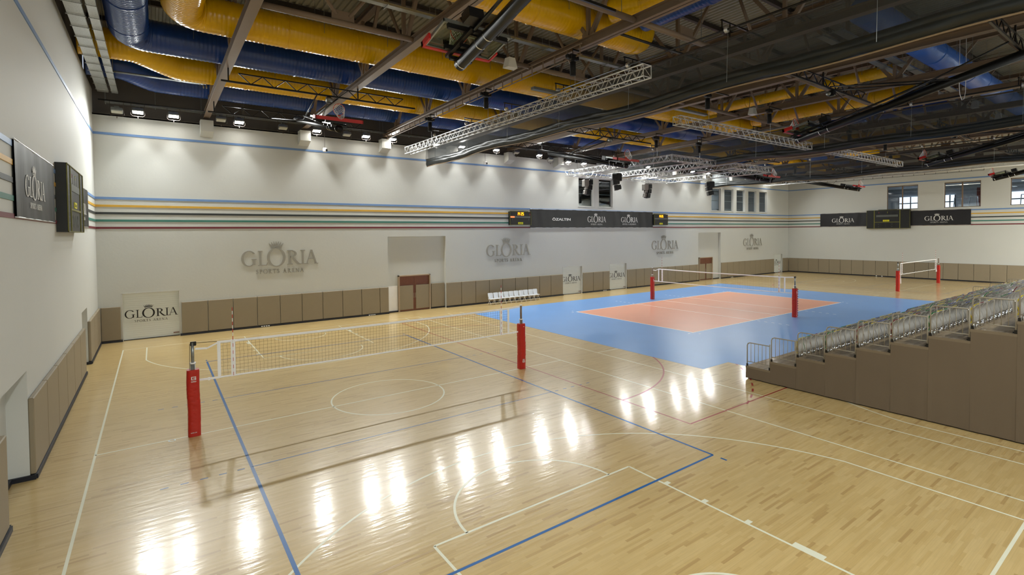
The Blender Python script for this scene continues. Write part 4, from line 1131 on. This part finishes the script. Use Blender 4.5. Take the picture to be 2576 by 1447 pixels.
t = thing('conduit_pipe', 'pair of grey conduit pipes with a bend near the left corner', 'pipe', (-7.5, 12.3, 12.4)); og = (-7.5, 12.3, 12.4)
for k in (0, .12): MB().path([(-7.7,12.0+k,12.5), (-4.05-k,12.0+k,12.5), (-4.05-k,11.75,12.25)], .03, 8).build('pipe', 'galv', t, og, smooth=True)
m = MB()
for xx in (-7.5, -4.3): m.tube((xx,12.06,12.5), (xx,12.06,12.45), .05, 6); m.tube((xx,12.16,12.5), (xx,12.16,ZR), .01, 5)
m.build('hanger_rod', 'galv', t, og)
# cable ladder standing on its edge under the third truss
t = thing('cable_ladder', 'long brown cable ladder on edge under the third truss', 'cable ladder', (6.1, 6, 11.1)); og = (6.1, 6, 11.1)
for dz in (-.28, .1): MB().path([(6.07, -2.9+18.2*q/8, CZ(-2.9+18.2*q/8)+dz) for q in range(9)], .024, 6).build('side_rail', 'steel_brown', t, og)
for k in range(27): yy = -2.8+.69*k; MB().bar((6.07,yy,CZ(yy)-.28), (6.07,yy,CZ(yy)+.1), .035, .03, (0,1,0)).build('rung', 'steel_brown', t, og)

# ================================================================== DIVIDER CURTAINS
def curtain(x, lab, seed, y0=-17.5, y1=15.6):
    rnd = random.Random(seed); ph = [rnd.uniform(0, 6.28) for _ in range(8)]
    t = thing('divider_curtain', lab, 'curtain', (x, 0, 10), group='rolled-up black divider curtains'); og = (x, 0, 10)
    N = 90
    def drop(y):  # sag between hoist lines, tapering at the wall end
        s = .05*math.sin(y*.9+ph[0])+.05*math.sin(y*.37+ph[1]) - .05
        return s
    def endk(y): return max(0, min(1, (y1-y)/1.2))
    zt = 11.55
    for s in (-1, 1):
        m = MB()
        def fn(u, v):
            y = y0+(y1-y0)*u; zb = 10.42+drop(y)
            return (x+s*(.05+.12*v**1.5*(.5+.5*endk(y)))+.015*math.sin(y*3+ph[2]+v*3), y, zt+(zb-zt)*v)
        m.grid(fn, N, 6); m.build('mesh_drape', 'mesh_black', t, og, smooth=True)
    m = MB()
    prof = [(-.24,.42), (-.29,.34), (-.28,.27), (-.25,.235), (-.29,.18), (-.27,.10), (-.20,.03), (.0,-.02), (.20,.03), (.27,.10), (.29,.18), (.25,.235), (.28,.27), (.29,.34), (.24,.42)]
    def fn(u, v):
        y = y0+(y1-y0)*u; i = min(int(v*(len(prof)-1)), len(prof)-2); f = v*(len(prof)-1)-i
        px = prof[i][0]+(prof[i+1][0]-prof[i][0])*f; pz = prof[i][1]+(prof[i+1][1]-prof[i][1])*f
        k = .45+.55*endk(y)
        wob = .014*math.sin(y*2.3+v*9+ph[3])+.008*math.sin(y*5.1+v*14+ph[4])
        return (x+px*k*.66+wob, y, 10.02+drop(y)+pz*(1.15-.15*endk(y))+wob*.6)
    m.grid(fn, N*2, 28); m.build('gathered_folds', 'cloth_black', t, og, smooth=True)
    m = MB()
    m.path([(x-.02, y0+(y1-y0)*i/60, 9.985+drop(y0+(y1-y0)*i/60)) for i in range(61)], .025, 6); m.build('hem_pipe', 'hem', t, og, smooth=True)
    m = MB(); m.tube((x+.1, y0, 11.62), (x+.1, y1, 11.62), .045, 8); m.build('support_pipe', 'steel_dark', t, og, smooth=True)
    m = MB(); m.tube((x-.35, y0, 11.75), (x-.35, 2, 11.75), .035, 8); m.build('drive_shaft', 'black', t, og, smooth=True)
    for k in range(8):
        y = -15+4.1*k
        q = MB(); q.tube((x-.35,y,11.75), (x-.35,y+.09,11.75), .1, 14); q.build('pulley', 'alu', t, og, smooth=True)
        q = MB(); q.bar((x-.35,y+.2,11.75), (x-.35,y+.2,12.1), .03, .03, (0,1,0)); q.bar((x+.1,y+.2,11.6), (x+.1,y+.2,12.1), .03, .03, (0,1,0)); q.bar((x-.4,y+.2,12.1), (x+2.4 if x < 20 else x+.8,y+.2,12.1), .05, .05); q.build('support_bracket', 'black', t, og)
        q = MB(); q.tube((x-.26,y+.05,11.7), (x-.33,y+.05,10.1), .006, 5); q.build('lifting_line', 'galv', t, og)
curtain(9.05, 'near black divider curtain gathered up over the left court edge', 1)
curtain(25.75, 'middle black divider curtain gathered up under the roof', 2, y1=13.5)
curtain(42.45, 'far black divider curtain gathered up beyond the middle court', 3)

# ================================================================== ALUMINIUM STAGE TRUSSES
def alu_truss(A, B, lab, s=.36, bay=.5):
    A, B = Vector(A), Vector(B); d = (B-A); L = d.length; d.normalize(); U = Vector((0,0,1)); R = d.cross(U).normalized()
    c = tuple((A+B)/2); t = thing('stage_truss', lab, 'stage truss', c)
    cor = [(-s/2, 0), (s/2, 0), (s/2, s), (-s/2, s)]
    for a, b in cor: MB().tube(A+R*a+U*b, B+R*a+U*b, .024, 8).build('chord', 'alu', t, c, smooth=True)
    n = max(2, int(round(L/bay)))
    for f in range(4):
        a, b = cor[f], cor[(f+1) % 4]; m = MB()
        for i in range(n):
            p = A+d*L*i/n; q = A+d*L*(i+.5)/n; r_ = A+d*L*(i+1)/n
            m.tube(p+R*a[0]+U*a[1], q+R*b[0]+U*b[1], .011, 5); m.tube(q+R*b[0]+U*b[1], r_+R*a[0]+U*a[1], .011, 5)
        for e in (A, B): m.tube(e+R*a[0]+U*a[1], e+R*b[0]+U*b[1], .014, 6)
        m.build('lacing', 'alu', t, c)
    return t
alu_truss((5.9,-5.9,10.0), (5.9,11.6,10.0), 'long aluminium lattice truss above the right edge of the left court')
alu_truss((12.3,-2.2,10.0), (24.5,-2.2,10.0), 'long aluminium lattice truss across the near side of the middle court')
alu_truss((27.0,-2.2,10.02), (38.9,-2.2,10.02), 'aluminium lattice truss beyond the middle curtain, mirror of the near one')
ZF = 9.88
alu_truss((20.7,4.6,ZF), (20.7,14.0,ZF), 'aluminium truss, left side of the left speaker frame')
alu_truss((25.1,4.6,ZF), (25.1,14.0,ZF), 'aluminium truss, right side of the left speaker frame')
alu_truss((20.5,4.4,ZF), (25.3,4.4,ZF), 'aluminium truss, near edge of the left speaker frame')
alu_truss((20.5,14.2,ZF), (33.0,14.2,ZF), 'aluminium truss closing both speaker frames by the back wall')
alu_truss((28.0,4.6,ZF), (28.0,14.0,ZF), 'aluminium truss, left side of the right speaker frame')
alu_truss((32.8,4.6,ZF), (32.8,14.0,ZF), 'aluminium truss, right side of the right speaker frame')
alu_truss((27.8,4.4,ZF), (33.0,4.4,ZF), 'aluminium truss, near edge of the right speaker frame')
alu_truss((45.6,-8.0,10.02), (45.6,11.6,10.02), 'farthest aluminium lattice truss behind the far curtain')
# chain hoists
def hoist(x, y, zt, lab, ztruss=10.4):
    ztruss = 10.39 if y < 4.0 or x < 7 else 10.27
    t = thing('chain_hoist', lab, 'chain hoist', (x, y, zt), group='chain hoists above the stage trusses'); og = (x, y, zt)
    m = MB(); m.rbox(x-.16, x+.16, y-.1, y+.1, zt, zt+.22, .03); m.rbox(x-.3, x-.16, y-.07, y+.07, zt+.04, zt+.18, .02); m.rbox(x+.16, x+.26, y-.06, y+.06, zt+.04, zt+.18, .02); m.build('motor', 'black', t, og)
    MB().tube((x,y,zt-.52), (x,y,zt-.04), .105, 14).build('chain_bag', 'black_matte', t, og, smooth=True)
    MB().tube((x+.1,y,zt), (x+.1,y,ztruss), .008, 5).build('chain', 'galv', t, og)
    m = MB(); m.bar((x-.22,y,ztruss), (x+.22,y,ztruss), .03, .03); m.bar((x,y-.22,ztruss), (x,y+.22,ztruss), .03, .03); m.build('lifting_bar', 'black', t, og)
    m = MB(); m.tube((x,y,zt+.2), (x,y,CZ(y)+.02), .015, 5); m.bar((x,y,CZ(y)-.02), (min(TX, key=lambda q: abs(q-x)),y,CZ(y)-.02), .05, .05); m.build('suspension', 'black', t, og)
for i, (x, y, zt) in enumerate(((6.0,-2.5,11.45), (6.0,3.25,11.45), (6.0,8.9,11.4), (14.6,-2.2,11.5), (20.1,-2.2,11.5), (20.7,5.6,11.4), (25.1,5.4,11.4), (32.8,6.0,11.4), (20.7,13.3,11.3), (30.0,-2.2,11.5), (36.0,-2.2,11.5), (28.0,11.5,11.4), (32.8,12.6,11.4), (45.6,0.5,11.5), (45.6,8.5,11.5))):
    w = ['nearest one over the ladder truss', 'second one over the ladder truss', 'third one over the ladder truss', 'left one over the near cross truss', 'right one over the near cross truss', 'over the left side of the speaker frame', 'over the second side of the speaker frame', 'over the right speaker frame', 'over the back of the speaker frame', 'left one beyond the middle curtain', 'right one beyond the middle curtain', 'over the third speaker frame side', 'over the far back corner of the speaker frame', 'over the farthest truss, nearer one', 'over the farthest truss, wall side'][i]
    hoist(x, y, zt, 'black chain hoist with chain bag, '+w)
# line array speakers
def speaker(x, y, z, rot, lab, back='board_grey'):
    t = thing('hanging_speaker', lab, 'loudspeaker', (x, y, z), rot, group='line array speakers hanging from the stage trusses')
    bk = 'black' if back == 'black' else 'grey_plastic'
    MB().rbox(-.36, .02, -.26, .26, -.52, 0, .02).build('upper_cabinet', bk, t)
    for k in range(3):
        m = MB(); z0 = -.02-.38*k; tilt = .09*k
        m.rbox(0, .3, -.3, .3, -.36, 0, .02); m.tf(Matrix.Translation((0.02-.03*k*k, 0, z0)) @ Matrix.Rotation(tilt, 4, 'Y')); m.build('cabinet', 'black', t)
        b = MB(); b.rbox(-.18, 0, -.2, .2, -.34, -.02, .02); b.tf(Matrix.Translation((0.02-.03*k*k, 0, z0)) @ Matrix.Rotation(tilt, 4, 'Y'))
        if k: b.build('rear_housing', bk, t)
        g = MB(); g.tube((-.2,.05,-.18), (-.19,.05,-.18), .05, 10); g.tf(Matrix.Translation((0.02-.03*k*k, 0, z0)) @ Matrix.Rotation(tilt, 4, 'Y'))
        if k: g.build('handle_recess', 'black', t)
    m = MB(); m.box(-.3, .3, -.28, -.25, 0, .03); m.box(-.3, .3, .25, .28, 0, .03); m.box(-.02, .02, -.28, .28, 0, .04); m.build('rigging_frame', 'black', t)
    m = MB(); q = 9.9-z; m.tube((-.15,0,.03), (-.05,0,q-.03), .008, 5); m.tube((.15,0,.03), (.05,0,q-.03), .008, 5); m.tube((-.27,0,q-.03), (.27,0,q-.03), .015, 6); m.tube((0,-.27,q-.03), (0,.27,q-.03), .015, 6); m.build('sling', 'galv', t)
speaker(20.7, 12.05, 9.35, -.35, 'grey and black hanging speaker in front of the first tall window')
speaker(20.7, 9.1, 9.5, 2.4, 'all black hanging speaker seen from its grille side, left one', 'black')
speaker(28.0, 12.4, 9.4, -.35, 'grey and black hanging speaker over the right end of the long banner')
speaker(32.8, 9.6, 9.6, 2.4, 'all black hanging speaker in front of the five far windows', 'black')

# ================================================================== BASKETBALL BACKSTOPS (folded up)
def backstop(cx, s, lab, zE=9.55, th=13.6, L=7.6):
    """s=-1: hinged on the camera side, lies over y<0"""
    d = Vector((0, -s*math.cos(math.radians(th)), -math.sin(math.radians(th)))); n = Vector((0, -s*math.sin(math.radians(th)), math.cos(math.radians(th)))); X = Vector((1,0,0))
    E = Vector((cx, s*4.95, zE)); og = tuple(E)
    t = thing('basketball_backstop', lab, 'basketball backstop', og, group='folded ceiling basketball backstops')
    P = lambda a, b, x: E-d*a+n*b+X*x
    def pbox(m, a0, a1, b0, b1, x0, x1, mi=0):
        vs = [P(a, b, x) for x in (x0, x1) for a, b in ((a0,b0),(a1,b0),(a1,b1),(a0,b1))]
        return m.add(vs, [(3,2,1,0),(4,5,6,7),(0,1,5,4),(1,2,6,5),(2,3,7,6),(3,0,4,7)], mi)
    MB().path([P(0,0,0), P(L,0,0)], .15, 18).build('mast', 'black_gloss', t, og, smooth=True)
    m = MB()
    for a in (.12, 1.0, 1.35): m.path([P(a-.012,0,0), P(a+.012,0,0)], .156, 18)
    m.build('clamp_ring', 'chrome', t, og, smooth=True)
    for k in (-1, 1): MB().path([P(1.3,.1,k*.3), P(5.2,.26,k*.2)], .04, 8).build('side_bar', 'black', t, og, smooth=True)
    m = MB(); pbox(m, -.02, 1.25, .14, .22, -.36, -.26); pbox(m, -.02, 1.25, .14, .22, .26, .36)
    for a in (.05, .6, 1.2): pbox(m, a, a+.08, .05, .14, -.3, .3)
    pbox(m, .0, .1, .18, .34, -.7, -.0) if False else None
    pbox(m, .95, 1.03, .2, .32, -.8, .8); pbox(m, .2, .28, .2, .32, -.5, .5)
    pbox(m, 1.3, 1.62, .16, .4, -.6, -.22)
    m.build('board_carrier', 'black', t, og)
    b0, b1 = .34, .38
    m = MB()
    for a0, a1, x0, x1 in ((0,.05,-.9,.9), (1.0,1.05,-.9,.9), (0,1.05,-.9,-.86), (0,1.05,.86,.9)): pbox(m, a0, a1, b0-.02, b1+.02, x0, x1)
    bd = m.build('board_frame', 'galv', t, og)
    pbox(MB(), .05, 1.0, b0, b1-.02, -.86, .86).build('glass_board', 'glass_board', t, og)
    m = MB()
    for a0, a1, x0, x1 in ((.2,.25,-.3,.3), (.62,.67,-.3,.3), (.2,.67,-.3,-.25), (.2,.67,.25,.3)): pbox(m, a0, a1, b1-.015, b1-.012, x0, x1)
    m.build('target_square', 'white', t, og)
    m = MB(); pbox(m, -.06, .02, b0-.04, b1+.06, -.95, .95); pbox(m, -.06, .36, b0-.04, b1+.06, -.95, -.9); pbox(m, -.06, .36, b0-.04, b1+.06, .9, .95)
    m.build('edge_pad', 'red', t, og)
    m = MB(); c = P(.17, b1+.15+.225, 0); pts = [c+n*.225*math.cos(2*PI*i/28)+X*.225*math.sin(2*PI*i/28) for i in range(28)]
    m.path(pts, .012, 6, closed=True); pbox(m, .11, .22, b1, b1+.16, -.06, .06); m.build('rim', 'rim_orange', t, og, smooth=True)
    m = MB(); ax = (d*.62+Vector((0,0,-1))*.55).normalized()
    def np_(i, j): f = j/5; r = .225*(1-.42*f); return c+ax*.42*f+(n*math.cos(2*PI*i/12)+X*math.sin(2*PI*i/12))*r
    for j in range(5):
        for i in range(12): m.bar(np_(i, j), np_(i+.5, j+1), .008, .008); m.bar(np_(i, j), np_(i-.5, j+1), .008, .008)
    m.build('hoop_net', 'white', t, og)
    # upper support frames hung from the roof trusses
    def lattice(y, z, nm, x0=-4.0, x1=4.0):
        m = MB(); m.bar((cx+x0,y,z), (cx+x1,y,z), .06, .07); m.bar((cx+x0+.6,y,z+.36), (cx+x1-.6,y,z+.36), .04, .05)
        k = 8
        for i in range(k):
            a, b = cx+x0+.6+(x1-x0-1.2)*i/k, cx+x0+.6+(x1-x0-1.2)*(i+1)/k; mid = (a+b)/2
            m.bar((a,y,z+.36), (mid,y,z), .03, .03, (0,1,0)); m.bar((mid,y,z), (b,y,z+.36), .03, .03, (0,1,0))
        for xx in TX:
            if cx+x0 < xx < cx+x1: m.bar((xx,y,z), (xx,y,CZ(y)+.02), .05, .05, (0,1,0))
        m.build(nm, 'black', t, og)
    lattice(s*6.4, 11.3, 'support_lattice'); lattice(s*12.1, 11.25, 'support_lattice')
    m = MB()
    for k in (-1, 1): m.path([(cx+k*.45, s*6.5, 11.3), (cx+k*.12, s*10.5, P(5.6,0,0).z)], .032, 6); m.path([P(3.4,.08,k*.1), Vector((cx+k*1.3, s*12.1, 11.28))], .03, 6)
    m.build('fold_brace', 'black', t, og, smooth=True)
    m = MB(); m.tube(P(2.6,.1,0), (cx, s*6.4, 11.3), .012, 5); m.rbox(cx-.1, cx+.1, s*6.4-.12, s*6.4+.12, 11.0, 11.25, .03); m.build('lifting_cable', 'black', t, og)
    MB().path([(cx-.12, s*6.3, 11.12), (cx+.12, s*6.3, 11.12)], .1, 12).build('winch', 'galv', t, og, smooth=True)
nm = [(0, 'left court'), (17.15, 'first cross court'), (34.35, 'second cross court'), (51.4, 'far court')]
for cx, w in nm:
    backstop(cx, -1, 'folded black basketball backstop on the viewer side of the %s' % w, zE=9.5 if cx < 5 else (9.35 if cx < 20 else 9.5))
    backstop(cx, 1, 'folded black basketball backstop on the wall side of the %s' % w, zE=9.65 if cx < 5 else 9.35)

# ================================================================== LIGHTS
def floodlight(x, lab, on=True, z=11.5, y=15.62, tilt=18):
    t = thing('floodlight', lab, 'floodlight', (x, y, z), group='floodlights along the long back wall')
    M_ = Matrix.Rotation(math.radians(-tilt), 4, 'X')
    m = MB(); m.rbox(-.24, .24, -.16, .16, 0, .2, .03); m.tf(M_); m.build('housing', 'galv', t)
    m = MB(); m.rbox(-.1, .1, -.08, .08, .2, .3, .02); m.tf(M_); m.build('ballast_box', 'galv', t)
    m = MB(); m.box(-.21, .21, -.13, .13, -.008, 0); m.tf(M_)
    m.build('lamp_glass', 'lamp_on' if on else 'lamp_off', t)
    m = MB(); m.path([(-.27,0,.1), (-.29,0,-.12), (-.2,0,-.2), (.2,0,-.2), (.29,0,-.12), (.27,0,.1)], .012, 6); m.tube((0,0,-.2), (0,.0,-.3), .02, 6); m.build('yoke', 'steel_dark', t)
    m = MB(); m.tube((-.27,0,.1), (-.27,.0,11.97-z), .01, 5); m.tube((.27,0,.1), (.27,0,11.97-z), .01, 5); m.build('hanger', 'steel_dark', t)
    if on:
        # down light washing the wall, and the main throw into the hall
        l = bpy.data.lights.new('flood_wash', 'SPOT'); l.energy = WASH_W; l.spot_size = math.radians(62); l.spot_blend = .5; l.shadow_soft_size = .12; l.color = (.98, 1, .98)
        o = bpy.data.objects.new('flood_wash', l); COL.objects.link(o); o.parent = t; o.location = (0, .12, -.12); o.rotation_euler = (math.radians(6), 0, 0)
        l = bpy.data.lights.new('flood_throw', 'SPOT'); l.energy = THROW_W; l.spot_size = math.radians(150); l.spot_blend = .8; l.shadow_soft_size = .16; l.color = (.975, 1, .97)
        o = bpy.data.objects.new('flood_throw', l); COL.objects.link(o); o.parent = t; o.location = (0, -.06, -.05); o.rotation_euler = (math.radians(-42), 0, 0)
    return t
FL = [(-6.72,1,11.54), (-5.24,1,11.53), (-2.25,1,11.58), (1.85,1,11.56), (4.84,1,11.54), (6.61,1,11.54), (9.78,1,11.5), (11.8,1,11.53), (14.75,1,11.56), (18.85,1,11.5), (21.93,1,11.2), (23.7,1,11.2), (28.8,1,11.35), (32.05,1,11.5), (36.2,1,11.5), (39.0,1,11.5), (41.8,1,11.5), (46.4,1,11.5), (49.1,1,11.5),
      (-7.55,0,11.45), (-3.12,0,11.58), (-.02,0,11.5), (3.64,0,11.5), (16.6,0,11.5), (20.0,0,11.2), (55.0,1,11.5)]
FL.sort(); bi = 0; oi = 0
for x, on, z in FL:
    if on: bi += 1; lab = 'burning floodlight under the back wall top, %s from the left corner' % ordn(bi)
    else: oi += 1; lab = 'unlit floodlight under the back wall top, %s unlit one from the left corner' % ordn(oi)
    floodlight(x, lab, bool(on), z)
m = MB(); m.tube((XL+.3, 15.62, 11.98), (XR-.3, 15.62, 11.98), .035, 8)
tag(m.build('lamp_bar', 'black', None, (26, 15.62, 11.98), smooth=True), 'black pipe that carries the floodlights along the back wall', 'pipe')
# small pendant devices and box speakers
for x, z, lab in ((2.4, 10.55, 'small white camera dome hanging by a rod left of the ladder'), (14.0, 10.6, 'pair of small black and white sensors hanging right of the near curtain')):
    t = thing('hanging_sensor', lab, 'sensor', (x, 16.0, z)); og = (x, 16.0, z)
    MB().rbox(x-.1, x+.1, 15.9, 16.1, z-.12, z+.12, .03).build('body', 'white', t, og)
    MB().rbox(x+.02, x+.14, 15.86, 15.98, z-.1, z+.04, .03).build('lens', 'black', t, og)
    MB().tube((x,16.0,z+.12), (x,16.0,11.9), .012, 6).build('rod', 'steel_dark', t, og)
def box_speaker(x, y, z, lab, rot=0):
    t = thing('box_speaker', lab, 'loudspeaker', (x, y, z), rot)
    m = MB(); m.add([(-.2,-.16,0),(.2,-.16,0),(.24,.14,0),(-.24,.14,0),(-.12,-.12,.36),(.12,-.12,.36),(.16,.1,.36),(-.16,.1,.36)], [(0,3,2,1),(4,5,6,7),(0,1,5,4),(1,2,6,5),(2,3,7,6),(3,0,4,7)]); m.build('cabinet', 'offwhite', t)
    m = MB(); m.path([(-.05,.1,.3), (-.05,.16,.45), (0,.16,.7), (0,.16,ZR-z)], .015, 6); m.build('bracket', 'steel_dark', t)
box_speaker(4.2, -1.2, 11.2, 'white box speaker beside the first backstop')
box_speaker(19.9, -1.4, 11.55, 'white box speaker above the near cross truss')
box_speaker(31.2, -8.0, 12.1, 'white box speaker in front of the bright blue duct, left one')
box_speaker(36.4, -8.0, 12.1, 'white box speaker in front of the bright blue duct, right one')
t = thing('cable_loop', 'thin white cable hanging in a loop at the upper right', 'cable', (23.5,-9.2,12)); og = (23.5,-9.2,12)
pts = [(23.0,-9.2,ZR), (23.0,-9.2,12.05), (22.98,-9.2,11.7), (23.1,-9.2,11.35), (23.4,-9.2,11.15), (23.75,-9.2,11.25), (23.95,-9.2,11.6), (23.98,-9.2,12.3), (23.98,-9.2,ZR)]
MB().path(pts, .012, 6).build('cable', 'white', t, og, smooth=True)
# unseen fill lamps added under the roof beside and behind the viewer
def add_fill_lamp(x, y, lab, e):
    t = thing('fill_lamp', lab, 'added fill lamp', (x, y, 11.4), group='added round fill lamps on the viewer side')
    MB().path([(0,0,.35), (0,0,.3), (0,0,.0)], [.08,.12,.25], 16, cap=False).build('reflector', 'galv', t, smooth=True)
    MB().tube((0,0,.35), (0,0,.55), .07, 10).build('driver', 'black', t)
    l = bpy.data.lights.new('fill_light', 'AREA'); l.shape = 'DISK'; l.size = .45; l.energy = e; l.color = (.97,1,.975)
    o = bpy.data.objects.new('fill_light', l); COL.objects.link(o); o.parent = t; o.location = (0,0,-.02)
for i, (x, y, k) in enumerate(FILL_LAMPS): add_fill_lamp(x, y, 'added round fill lamp on the viewer side, %s from the left wall' % ordn(i+1), FILL_W*k)

t = thing('black_pipe', 'short black pipe hanging crosswise beside the short yellow duct', 'pipe', (8.8, -4.3, 11.92)); og = (8.8, -4.3, 11.92)
MB().tube((6.5,-4.3,11.92), (11.1,-4.3,11.92), .045, 10).build('pipe', 'black', t, og, smooth=True)
m = MB()
for xx in (6.55, 11.0): m.tube((xx,-4.3,11.95), (xx,-4.3,ZR), .012, 5)
m.build('hanger_rod', 'galv', t, og)
